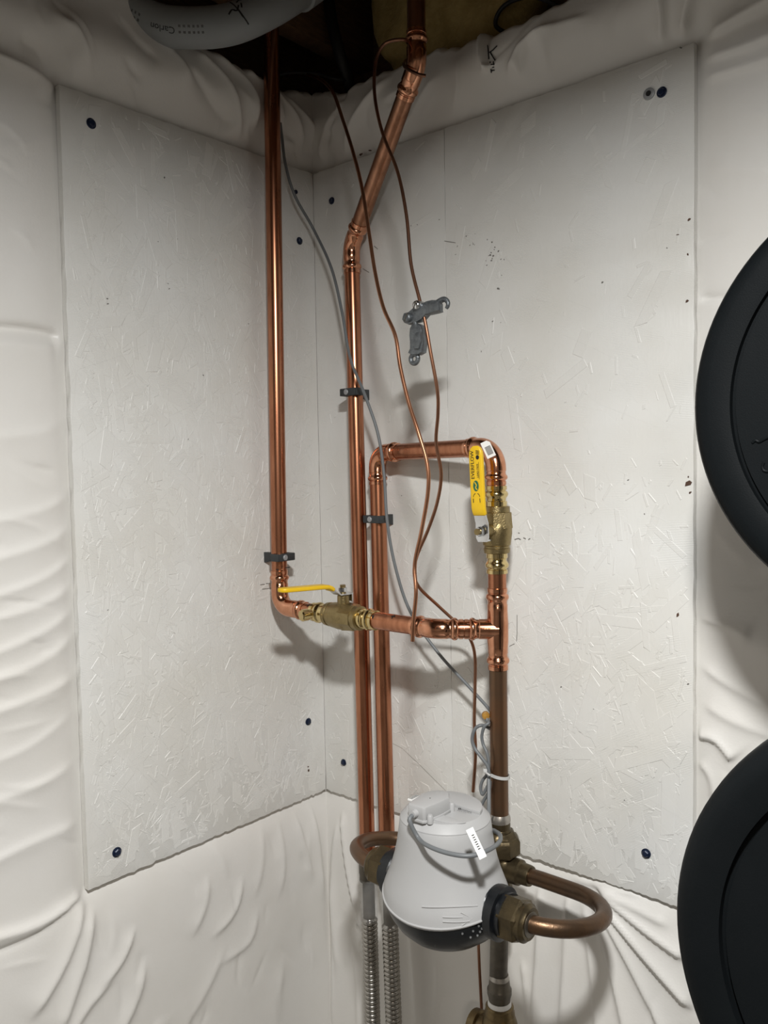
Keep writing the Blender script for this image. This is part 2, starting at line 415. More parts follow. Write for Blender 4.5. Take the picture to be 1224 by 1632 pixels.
foldsL = [
    # (polyline, height, width, fade): left of the board
    (lp((-40, 519), (50, 524), (104, 536)), -0.016, 0.009, 0.12), (lp((-40, 545), (104, 556)), 0.008, 0.022, 0.2),
    (lp((-40, 700), (60, 690), (112, 668)), 0.004, 0.014), (lp((-60, 840), (60, 815), (120, 785)), 0.008, 0.012, 0.2),
    (lp((-60, 905), (60, 870), (122, 838)), 0.009, 0.012, 0.2), (lp((-60, 965), (60, 925), (124, 885)), 0.008, 0.010, 0.2),
    (lp((-60, 1000), (60, 965), (124, 930)), 0.010, 0.012, 0.2), (lp((-60, 1060), (60, 1010), (126, 968)), 0.009, 0.012, 0.2),
    (lp((-60, 1100), (60, 1055), (128, 1008)), 0.010, 0.013, 0.2), (lp((-60, 1150), (60, 1108), (128, 1075)), 0.011, 0.012, 0.2),
    (lp((-60, 1230), (40, 1190), (128, 1130)), 0.006, 0.011), (lp((-60, 1290), (60, 1250), (130, 1210)), 0.007, 0.014, 0.2),
    (lp((-60, 1395), (40, 1345), (134, 1310)), 0.009, 0.014, 0.2),
    (lp((-40, 1500), (60, 1470), (136, 1424)), 0.017, 0.012, 0.1), (lp((-40, 1528), (60, 1485), (134, 1430)), -0.008, 0.008, 0.1),
    (lp((-20, 240), (60, 225), (96, 200)), 0.003, 0.015), (lp((-40, 80), (40, 110), (98, 140)), 0.010, 0.012, 0.2),
    (lp((20, 60), (70, 90), (97, 135)), -0.008, 0.010, 0.2), (lp((60, 20), (110, 60), (150, 130)), 0.008, 0.012, 0.3),
    # below the board
    (lp((138, 1425), (100, 1530), (40, 1632)), 0.012, 0.012, 0.2), (lp((150, 1440), (128, 1540), (85, 1660)), 0.013, 0.012, 0.2),
    (lp((215, 1470), (190, 1530), (150, 1580)), 0.010, 0.010), (lp((185, 1550), (140, 1600), (90, 1680)), 0.009, 0.012),
    (lp((330, 1390), (325, 1440), (300, 1500)), 0.006, 0.010), (lp((385, 1390), (372, 1450), (330, 1500)), 0.007, 0.009),
    (lp((410, 1440), (395, 1500), (340, 1540)), 0.005, 0.009), (lp((230, 1520), (215, 1590), (170, 1680)), 0.009, 0.012),
    (lp((445, 1300), (450, 1380), (440, 1440)), 0.005, 0.008), (lp((470, 1290), (485, 1360), (500, 1410)), 0.007, 0.008),
    (lp((495, 1275), (505, 1350), (515, 1440)), 0.009, 0.007), (lp((420, 1310), (415, 1380), (400, 1440)), 0.004, 0.009),
    (lp((360, 1500), (330, 1570), (280, 1660)), 0.005, 0.013), (lp((450, 1520), (440, 1600), (420, 1680)), 0.006, 0.016),
    # above the board
    (lp((300, 75), (345, 130), (375, 200), (384, 225)), 0.011, 0.010, 0.15), (lp((330, 80), (385, 140), (400, 215)), 0.010, 0.009, 0.15),
    (lp((370, 95), (420, 150), (440, 210)), 0.010, 0.009, 0.15), (lp((290, 110), (330, 165), (370, 205)), -0.007, 0.009, 0.2),
    (lp((230, 40), (270, 90), (300, 150)), 0.006, 0.010), (lp((410, 120), (455, 190), (480, 245)), 0.010, 0.008, 0.2),
    (lp((180, 20), (210, 70), (250, 110)), -0.007, 0.010, 0.3), (lp((440, 150), (480, 200), (498, 240)), 0.008, 0.008, 0.2),
]
foldsR = [
    (rp((768, 5), (775, 50), (786, 122)), 0.016, 0.006, 0.05), (rp((782, 5), (786, 50), (790, 118)), -0.010, 0.006, 0.1),
    (rp((900, 45), (850, 75), (812, 128)), 0.009, 0.007, 0.2), (rp((960, 30), (880, 55), (840, 90)), 0.005, 0.008, 0.3),
    (rp((510, 262), (525, 225), (560, 160)), 0.012, 0.008, 0.15), (rp((545, 250), (575, 200), (640, 120)), 0.010, 0.009, 0.2),
    (rp((520, 240), (545, 190), (560, 140)), -0.010, 0.008, 0.2), (rp((625, 228), (660, 190), (720, 120)), 0.007, 0.008, 0.2),
    (rp((650, 212), (690, 170), (720, 140)), 0.004, 0.007), (rp((720, 180), (740, 140), (745, 90)), 0.004, 0.008),
    (rp((1085, 62), (1100, 20), (1130, -40)), 0.012, 0.009, 0.2), (rp((1120, 60), (1180, 30), (1260, -10)), 0.010, 0.011, 0.2),
    (rp((1112, 95), (1180, 78), (1280, 40)), 0.007, 0.010, 0.2), (rp((1110, 125), (1170, 112), (1280, 80)), 0.009, 0.010, 0.2),
    (rp((1050, 70), (1060, 30), (1060, -30)), 0.008, 0.009, 0.2), (rp((1112, 260), (1180, 270), (1260, 280)), 0.004, 0.014),
    (rp((1107, 474), (1150, 476), (1240, 480)), -0.010, 0.006, 0.1),
    (rp((1110, 986), (1150, 996), (1200, 1020)), 0.007, 0.007, 0.2), (rp((1110, 1060), (1160, 1090), (1240, 1130)), 0.006, 0.012, 0.2),
    (rp((1112, 1120), (1170, 1150), (1260, 1180)), 0.005, 0.012, 0.2), (rp((1108, 1174), (1140, 1180), (1170, 1212)), 0.012, 0.007, 0.1),
    (rp((1108, 1215), (1130, 1240), (1140, 1280)), 0.007, 0.008, 0.2),
    # pleats fanning out below the board
    (rp((935, 1405), (1000, 1440), (1075, 1480)), 0.010, 0.009, 0.2), (rp((950, 1415), (1030, 1480), (1100, 1530)), 0.016, 0.009, 0.12),
    (rp((955, 1430), (1030, 1520), (1110, 1610)), 0.017, 0.009, 0.12), (rp((955, 1440), (1010, 1540), (1070, 1660)), 0.013, 0.009, 0.12),
    (rp((945, 1430), (975, 1530), (1010, 1680)), 0.012, 0.009, 0.12), (rp((930, 1430), (945, 1530), (960, 1680)), 0.009, 0.009, 0.15),
    (rp((905, 1410), (905, 1500), (895, 1680)), 0.009, 0.007, 0.15), (rp((860, 1400), (862, 1500), (850, 1680)), 0.012, 0.008, 0.15),
    (rp((900, 1400), (960, 1415), (1030, 1430)), 0.006, 0.007, 0.2), (rp((835, 1520), (842, 1580), (848, 1660)), 0.007, 0.006, 0.2),
    (rp((545, 1290), (560, 1400), (580, 1490)), 0.012, 0.006, 0.12), (rp((540, 1300), (532, 1400), (540, 1560)), 0.008, 0.007, 0.15),
    (rp((528, 1380), (532, 1480), (530, 1660)), 0.008, 0.006, 0.2), (rp((650, 1420), (660, 1520), (670, 1660)), 0.005, 0.012),
    (rp((690, 1480), (700, 1560), (690, 1660)), 0.005, 0.014), (rp((560, 1480), (570, 1560), (572, 1680)), 0.006, 0.008),
]
top_up = lambda f_: 1.5 if min(q_[1] for q_ in f_[0]) > 2.14 else 1.0
foldsR = [(f_[0], f_[1]*top_up(f_), *f_[2:]) for f_ in foldsR]
foldsL = [(f_[0], f_[1]*top_up(f_)*(0.72 if 2 < i_ < 14 else 1), *f_[2:]) for i_, f_ in enumerate(foldsL)]
foldsL += strew(34, .54, .72, .75, 1.75, math.pi+.35, .25, .04, .14, .004, 21) + strew(30, .05, .62, .62, .92, 1.35, .3, .04, .13, .004, 22)
foldsL += strew(20, .05, .6, 2.18, 2.29, 1.0, .4, .04, .10, .007, 23) + strew(10, .53, .66, 1.8, 2.3, .2, .3, .04, .10, .004, 24)
foldsR += strew(34, .02, .95, .62, .93, 1.6, .35, .04, .14, .004, 31) + strew(26, .04, .9, 2.18, 2.28, 1.1, .5, .03, .10, .007, 32)
foldsR += strew(26, .75, .95, .9, 2.2, -.3, .3, .04, .12, .004, 33)
zs = np.concatenate([np.linspace(0, 0.56, 10), np.arange(0.60, 2.3, 0.0037)])
xsL = np.concatenate([np.arange(-0.03, 0.95, 0.0037), np.linspace(1.0, 3.8, 16)])
xsR = np.concatenate([np.arange(-0.03, 1.2, 0.0037), np.linspace(1.3, 3.8, 14)])
wall_left = build_wall('wall_left', LW, xsL, zs, [(-.1, 2.315), (0.0, 2.312), (0.12, 2.292), (0.2, 2.30), (0.28, 2.318), (0.38, 2.335), (0.6, 2.34), (4, 2.34)], foldsL, 'L', 3)
wall_right = build_wall('wall_right', RW, xsR, zs, [(-.1, 2.312), (0.0, 2.312), (0.10, 2.292), (0.2, 2.288), (0.27, 2.295), (0.43, 2.275), (0.56, 2.29), (0.9, 2.30), (4, 2.32)], foldsR, 'R', 8)

def struct(name, vf, m):
    o = part(name, vf, m); o['kind'] = 'structure'; return o
struct('floor', box((1.8, -1.8, -0.05), 4.2, 4.2, 0.1), M_FLOOR)
struct('wall_back', box((1.8, -3.85, 1.3), 4.2, 0.1, 2.7), M_FARWALL)
struct('wall_side', box((3.85, -1.8, 1.3), 0.1, 4.2, 2.7), M_FARWALL)
struct('ceiling', box((1.8, -1.75, 2.66), 4.4, 4.4, 0.04), M_SUB)
struct('trim_1', box((1.8, 0.16, 2.46), 4.3, 0.04, 0.36), M_WOOD)     # rim joist over the right wall
struct('trim_2', box((-0.16, -1.8, 2.46), 0.04, 4.3, 0.36), M_WOOD)   # rim joist over the left wall
struct('trim_3', box((1.8, 0.10, 2.27), 4.3, 0.16, 0.04), M_WOOD)     # sill plates
struct('trim_4', box((-0.10, -1.8, 2.27), 0.16, 4.3, 0.04), M_WOOD)
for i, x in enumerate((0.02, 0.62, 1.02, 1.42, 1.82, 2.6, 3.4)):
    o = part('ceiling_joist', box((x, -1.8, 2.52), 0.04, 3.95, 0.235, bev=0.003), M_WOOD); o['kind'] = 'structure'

# fibreglass stuffed against the rim joist
def batt(c, sx, sy, sz, seed):
    bm = bmesh.new(); bmesh.ops.create_icosphere(bm, subdivisions=4, radius=1.0)
    r = np.random.RandomState(seed); ks = r.uniform(-7, 7, (14, 3)); ph = r.uniform(0, 6, 14)
    for v in bm.verts:
        p = np.array(v.co); n = sum(math.sin(ks[i]@p+ph[i]) for i in range(14))/14
        q = np.sign(p)*np.abs(p)**0.6*(1+0.28*n)
        v.co = Vector((c[0]+q[0]*sx, c[1]+q[1]*sy, c[2]+q[2]*sz))
    bm.verts.index_update()
    out = [tuple(v.co) for v in bm.verts], [tuple(v.index for v in f.verts) for f in bm.faces]; bm.free(); return out
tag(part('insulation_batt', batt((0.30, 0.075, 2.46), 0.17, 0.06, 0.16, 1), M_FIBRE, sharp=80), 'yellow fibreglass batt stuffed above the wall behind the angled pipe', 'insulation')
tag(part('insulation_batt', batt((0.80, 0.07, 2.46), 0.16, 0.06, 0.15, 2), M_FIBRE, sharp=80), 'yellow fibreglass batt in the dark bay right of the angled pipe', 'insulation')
hp = [R(520, -40, -0.02), R(528, 30, 0.0), R(540, 80, 0.0), R(556, 132, -0.03), R(560, 150, -0.06)]
tag(part('black_hose', sweep(spline(hp), 0.011, 14), M_BLACKHOSE), 'black hose hanging in the dark joist bay between the pipes', 'hose')
hp = [R(820, 60, -0.06), R(790, 40, -0.03), R(805, 8, -0.02), R(850, -5, -0.02), R(900, 15, -0.05)]
tag(part('black_cable', sweep(spline(hp), 0.0035, 10), M_BLACKHOSE), 'thin black cable looping above the right wall blanket', 'cable')
hp = [L(415, 140, -0.03), L(450, 118, 0.0), R(500, 117, 0.02), R(535, 126, 0.0), R(560, 128, -0.03)]
tag(part('black_cable', sweep(spline(hp), 0.003, 10), M_BLACKHOSE), 'thin black cable lying along the wall top in the corner', 'cable')

# ------------------------------------------------------------------ lamp above the viewer and an added fill lamp further back
def ceiling_lamp(loc, watts, radius, label, ztop, colour):
    x, y, z = loc
    t = thing('ceiling_lamp', label, 'lamp', (x, y, z+0.01))
    part('housing', turned((x, y, z+0.004), (x, y, z+0.034), [(0, radius*0.9), (0.02, radius+0.012), (0.5, radius+0.014), (0.9, radius*0.8), (1, 0.03)], 40), M_LAMP, t)
    part('stem', sweep([(x, y, z+0.03), (x, y, ztop)], 0.011, 16), M_LAMP, t)
    part('canopy', turned((x, y, ztop-0.02), (x, y, ztop), [(0, 0.02), (0.3, 0.05), (1, 0.055)], 32), M_LAMP, t)
    ld = bpy.data.lights.new('lamp_light', 'AREA'); ld.shape = 'DISK'; ld.size = radius*2; ld.energy = watts
    ld.color = colour
    lo = bpy.data.objects.new('lamp_light', ld); COL.objects.link(lo); lo.parent = t; lo.location = (0, 0, -0.01)
    return t
ceiling_lamp(LAMP, LAMP_W, 0.055, 'round lamp hanging overhead just above the viewer', 2.403, (1.0, 1.0, 0.985))
ceiling_lamp((2.2, -2.45, 2.22), FILL_W, 0.16, 'added wide fill lamp further back, out of view', 2.64, (1.0, 0.90, 0.78))  # unseen lamp added as soft warm fill for the shadows

# ------------------------------------------------------------------ painted boards
def strands(w0, w1, z0, z1, n, side, seed, dens=None):
    r = np.random.RandomState(seed); V = []; Fc = []
    i = 0
    while i < n:
        cx = r.uniform(w0+0.01, w1-0.01); cz = r.uniform(z0+0.01, z1-0.01)
        if dens is not None and r.rand() > dens(cx, cz): continue
        i += 1
        ang = r.normal(0.12, 0.5) if r.rand() < 0.7 else r.uniform(0, math.pi)
        ln = r.uniform(0.006, 0.03) if r.rand() < 0.82 else r.uniform(0.03, 0.10)
        wd_ = r.uniform(0.0012, 0.005) if ln < 0.03 else r.uniform(0.006, 0.022)
        d = np.array([math.sin(ang), math.cos(ang)]); e = np.array([d[1], -d[0]])
        c = np.array([cx, cz]); th = r.uniform(0.00018, 0.00070)
        P = [c-d*ln/2*r.uniform(.85, 1)-e*wd_/2, c+d*ln/2*r.uniform(.85, 1)-e*wd_/2, c+d*ln/2*r.uniform(.85, 1)+e*wd_/2, c-d*ln/2*r.uniform(.85, 1)+e*wd_/2]
        if any(q[0] < w0+0.004 or q[0] > w1-0.004 or q[1] < z0+0.004 or q[1] > z1-0.004 for q in P): i -= 1; continue
        hs = [th, th*r.uniform(.6, 1), th*r.uniform(.35, 1), th*r.uniform(.5, 1)]
        n0 = len(V); cen = sum(P)/4
        sk = r.uniform(-.4, .4)*wd_; P = [P[0]+d*sk, P[1]+d*sk, P[2]-d*sk, P[3]-d*sk]
        ins = 0.5*min(0.0008, wd_*.35)
        for q, h, (sa, sb) in zip(P, hs, ((1, 1), (-1, 1), (-1, -1), (1, -1))):
            q2 = q+d*sa*ins+e*sb*ins; V.append((q2[0], q2[1], h))
        for q, (sa, sb) in zip(P, ((1, 1), (-1, 1), (-1, -1), (1, -1))):
            q2 = q-d*sa*ins-e*sb*ins; V.append((q2[0], q2[1], -0.00005))
        Fc += [(n0, n0+1, n0+2, n0+3)] + [(n0+4+k, n0+4+(k+1) % 4, n0+(k+1) % 4, n0+k) for k in range(4)]
    V = np.array(V)
    if side == 'L': out = np.stack([V[:, 2], -V[:, 0], V[:, 1]], 1)
    else: out = np.stack([V[:, 0], -V[:, 2], V[:, 1]], 1)
    return out, Fc
def panel(side, w0, w1, seed):
    """12 mm board with a slightly ragged sawn outline"""
    r = np.random.RandomState(seed); out = []
    def edge(a, b, n, jit):
        a = np.array(a); b = np.array(b); d = nrm(b-a); e = np.array([-d[1], d[0]])
        return [tuple(a+(b-a)*k/n + e*(r.normal(0, jit) if k else 0)) for k in range(n)]
    out += edge((w0, BZ0), (w1, BZ0), 90, 0.0009); out += edge((w1, BZ0), (w1, BZ1), 60, 0.0004)
    out += edge((w1, BZ1), (w0, BZ1), 60, 0.0005); out += edge((w0, BZ1), (w0, BZ0), 40, 0.0001)
    if side == 'L': return prism(out, (-0.006, 0, 0), (0, -1, 0), (0, 0, 1), (1, 0, 0), 0.012, 0.0008)
    return prism(out, (0, 0.006, 0), (1, 0, 0), (0, 0, 1), (0, -1, 0), 0.012, 0.0008)
screw_me = None
def screw(p, side, parent, r=0.0062, kind='hex'):
    global screw_me
    n = np.array((1, 0, 0) if side == 'L' else (0, -1, 0), float)
    vf = join(turned(p-n*0.002, p+n*0.0015, [(0, r*1.15), (0.9, r*1.15), (1, r*1.0)], 20), turned(p+n*0.001, p+n*0.005, [(0, r*.86), (0.7, r*.86), (1, r*.66)], 6))
    return part('screw', vf, M_BLUE, parent)
bl = thing('painted_board', 'white painted strand board on the left wall behind the copper riser', 'board', (0, -LW/2, BZ0))
part('panel', panel('L', 0.0005, LW, 1), M_OSBL, bl, 40)
part('strand_relief', strands(0.003, LW-0.003, BZ0, BZ1, 3000, 'L', 5, lambda a, z: 0.35+0.65*min(1, max(0, (2.05-z)/0.5))), M_OSBL, bl, 4, kind='stuff')
for x, y in ((145, 197), (477, 384), (491, 1150), (186, 1358)): screw(L(x, y), 'L', bl, 0.0070 if x < 200 else 0.0062)
part('screw_head', turned(L(471, 306)-np.array((.002, 0, 0)), L(471, 306)+np.array((.003, 0, 0)), [(0, .004), (.8, .004), (1, .003)], 14), M_BLUE, bl)
br = thing('painted_board', 'wide white painted strand board on the right wall behind the meter riser', 'board', (RW/2, 0, BZ0))
XS = float(R(711, 450)[0])
part('panel', panel('R', 0.0, XS-0.0005, 3), M_OSBR, br, 40)
part('panel', panel('R', XS+0.0005, RW, 4), M_OSBR, br, 40)
dR = lambda a, z: 0.10+0.9*min(1, max(0, (1.65-z)/0.45))
part('strand_relief', strands(0.003, XS-0.003, BZ0, BZ1, 520, 'R', 15, dR), M_OSBR, br, 4, kind='stuff')
part('strand_relief', strands(XS+0.003, RW-0.003, BZ0, BZ1, 1300, 'R', 16, dR), M_OSBR, br, 4, kind='stuff')
for x, y in ((529, 320), (548, 1215), (1055, 147), (1030, 1360)): screw(R(x, y), 'R', br, 0.0058 if x < 600 else 0.0064)
p = R(1035, 150); n = np.array((0, -1., 0))
w_ = part('washer', turned(p-n*0.001, p+n*0.0035, [(0, .0082), (.8, .0082), (1, .006)], 24), M_SCREWGREY, br)
part('socket', turned(p+n*0.003, p+n*0.0042, [(0, .0042), (1, .0036)], 16), M_INK, w_)
def spots(side, pts, parent, m, name, seed, size=(0.8, 2.2)):
    r = np.random.RandomState(seed); vfs = []
    for x, y, k in pts:
        p = L(x, y, 0.0006) if side == 'L' else R(x, y, 0.0006)
        n = r.randint(5, 8); s = r.uniform(*size)*k/1000; a0 = r.uniform(0, 6); el = r.uniform(.25, .8)
        o2 = [(math.cos(2*math.pi*i/n)*s*r.uniform(.6, 1.2), math.sin(2*math.pi*i/n)*s*el*r.uniform(.6, 1.2)) for i in range(n)]
        o2 = [(a*math.cos(a0)-b*math.sin(a0), a*math.sin(a0)+b*math.cos(a0)) for a, b in o2]
        u, v, w = ((0, -1, 0), (0, 0, 1), (1, 0, 0)) if side == 'L' else ((1, 0, 0), (0, 0, 1), (0, -1, 0))
        vfs.append(prism(o2, p, u, v, w, 0.0008))
    return part(name, join(*vfs), m, parent, kind='stuff')
rr = np.random.RandomState(3)
sc_ = [(755+rr.normal(0, 22), 395+rr.normal(0, 12), .8) for _ in range(12)] + [(792+rr.normal(0, 10), 415+rr.normal(0, 12), 1.0) for _ in range(12)]
sc_ += [(794, 460, 1.6), (785, 512, 1.2), (798, 514, 1.0), (665, 358, 1.0), (655, 360, .9), (767, 560, 1.0), (1063, 395, .8), (1001, 765, 1.0), (1027, 819, .9), (960, 450, .9), (946, 1130, 1.3), (894, 1095, 1.1), (1097, 1090, 1.0), (640, 790, .9), (1085, 76, 1.6), (820, 700, .8), (700, 350, .7), (995, 1275, .9)]
spots('R', sc_, br, M_PENCIL, 'scuff_marks', 4)
spots('R', [(1080, 374, 2.0), (1080, 980, 2.2), (1098, 770, 3.6), (1100, 785, 3.2), (1097, 760, 2.2), (1096, 405, 2.4), (1098, 350, 1.8), (1095, 480, 1.8), (590, 240, 3.0), (575, 246, 3.0)], br, M_BROWNSPOT, 'bare_wood_marks', 9)
spots('L', [(262, 283, 1), (283, 381, 1), (252, 385, .9), (268, 452, 1.2), (270, 460, 1.1), (171, 476, 1.1), (172, 484, 1.0), (396, 516, 1), (324, 598, 1.2), (172, 972, 1.4), (510, 330, 1.2), (300, 700, .8)], bl, M_PENCIL, 'scuff_marks', 8)
spots('L', [(491, 1222, 2.0), (492, 1228, 1.6), (491, 960, .8)], bl, M_BROWNSPOT, 'bare_wood_marks', 10)
def pen(side, strokes, w, m, parent, name='pencil_mark', lift=0.0008):
    vfs = []
    for st in strokes:
        q = [(L if side == 'L' else R)(x, y, lift) for x, y in st]
        n = np.array((1., 0, 0) if side == 'L' else (0, -1., 0))
        V = []; Fc = []
        for a, b in zip(q[:-1], q[1:]):
            d = nrm(b-a); e = np.cross(n, d)*w/2; k = len(V)
            V += [a-e, a+e, b+e, b-e]; Fc.append((k, k+1, k+2, k+3))
        vfs.append((V, Fc))
    return part(name, join(*vfs), m, parent, kind='stuff')
pen('L', [[(415, 932), (422, 931)], [(424, 930), (431, 930)], [(418, 939), (434, 937)]], 0.0012, M_PENCIL, bl)
pen('R', [[(820, 860), (826, 858), (830, 860)], [(834, 857), (838, 859)], [(842, 860), (845, 858)], [(826, 849), (828, 850)]], 0.0015, M_PENCIL, br)
pen('R', [[(824, 980), (824, 1010), (823, 1022)], [(812, 1030), (820, 1026)]], 0.0011, M_PENCIL, br)
pen('R', [[(600, 1172), (640, 1192), (665, 1215), (690, 1240), (712, 1262)]], 0.0008, mat('crack_shade', (0.42, 0.40, 0.36), 0.7, var=0.2), br, 'surface_crack')
pen('R', [[(596, 392), (602, 397)], [(578, 428), (588, 434)], [(708, 384), (726, 387)]], 0.0009, M_PENCIL, br)

# handwriting on the blanket over the right board
def on_wall(x, y, bw, folds, seed, side):
    q = R(x, y, 0.02)
    h = float(wall_height(np.array([[q[0]]]), np.array([[q[2]]]), bw, folds, seed)[0, 0])
    for _ in range(3):
        q = R(x, y, h+0.0012); h = float(wall_height(np.array([[q[0]]]), np.array([[q[2]]]), bw, folds, seed)[0, 0])
    return R(x, y, h+0.0014)
strk = [[(777, 72), (778, 80), (779, 94)], [(792, 73), (785, 80), (779, 84)], [(781, 83), (785, 90), (789, 96)],
        [(781, 98), (782, 108)], [(782, 103), (788, 102)], [(781, 108), (787, 107)], [(786, 98), (787, 104)], [(782, 113), (788, 112)], [(782, 110), (783, 116)]]
part('marker_writing', join(*[sweep(spline([on_wall(x, y, RW, foldsR, 8, 'R') for x, y in s], 4), 0.0009, 6) for s in strk]), M_INK, wall_right)

# ------------------------------------------------------------------ copper pipework
RP = 0.0143
def socket(s0, s1, sgn=1, rp=RP, wall_=0.0013, bead=0.0034):
    """press socket profile between distances s0 (open end) and s1"""
    d = lambda q: s0+(s1-s0)*q
    return sorted([(d(0), rp+0.0004), (d(0.01), rp+wall_), (d(0.18), rp+wall_), (d(0.20), rp+0.0005), (d(0.24), rp+0.0005), (d(0.26), rp+wall_), (d(0.30), rp+bead*.75), (d(0.36), rp+bead), (d(0.43), rp+bead), (d(0.49), rp+bead*.75), (d(0.53), rp+wall_), (d(0.60), rp+0.0006), (d(0.70), rp+0.0006), (d(0.73), rp+wall_), (d(1), rp+wall_)])
def elbow(a, c, b, rad, sock=0.034, n=14, rp=RP):
    """fitting from a round corner c to b with a press socket at both ends"""
    path = bend([a, c, b], rad, n); tot = arclen(path)[-1]
    pf = socket(0, sock, rp=rp) + [(q, r_) for q, r_ in socket(tot, tot-sock, rp=rp)]
    pf = sorted(pf); return profile(path, pf, 30)
def pipe(a, b, r=RP, seg=28): return sweep([np.array(a), np.array(a)+(np.array(b)-np.array(a))*.5, np.array(b)], r, seg)
def dash(p, axis, tow, r, w=0.003, l=0.009):
    """little marker line on a pipe: curved strip lying on the surface"""
    axis = nrm(axis); t = nrm(tow-axis*(tow@axis)); b = np.cross(axis, t); V = []; Fc = []
    for k in range(7):
        q = (k/6-.5)*l/r
        n = t*math.cos(q)+b*math.sin(q)
        V += [p+n*(r+.0003)-axis*w/2, p+n*(r+.0003)+axis*w/2]
    for k in range(6): Fc.append((2*k, 2*k+1, 2*k+3, 2*k+2))
    return V, Fc
toCam = lambda p: nrm(CAM-np.array(p))

# left riser
zRun = 1.345; yRun = -0.146
top = np.array((0.036, -0.131, 2.56)); corner = np.array((0.038, -0.146, zRun))
lr = thing('copper_riser', 'shiny copper riser on the left board with elbow at its foot', 'pipe', corner)
part('pipe', pipe(top, corner+np.array((0, 0, 0.050)), seg=36), M_COPPER, lr)
xv0 = float(R(497, 980, 0.151)[0])
part('pipe', pipe(corner+np.array((0.045, 0, 0)), (xv0+0.02, yRun, zRun)), M_COPPER, lr)
part('elbow', elbow(corner+np.array((0, 0, 0.068)), corner, corner+np.array((0.068, 0, 0)), 0.026), M_FIT, lr)
q = np.array((0.05, yRun, zRun+0.071)); part('marker_dash', join(dash(q, np.array((0, 0, 1.)), np.array((-.2, -1, 0)), RP, .0016), dash(q+np.array((0, 0, .004)), np.array((0, 0, 1.)), np.array((1, -.2, 0)), RP, .0016)), M_INK, lr)
q = np.array((xv0-0.006, yRun, zRun)); part('marker_dash', join(dash(q, np.array((1., 0, 0)), np.array((0, -.5, .8)), RP, .0016), dash(q, np.array((1., 0, 0)), np.array((0, -.5, .8)), RP, .008, .0016)), M_INK, lr)

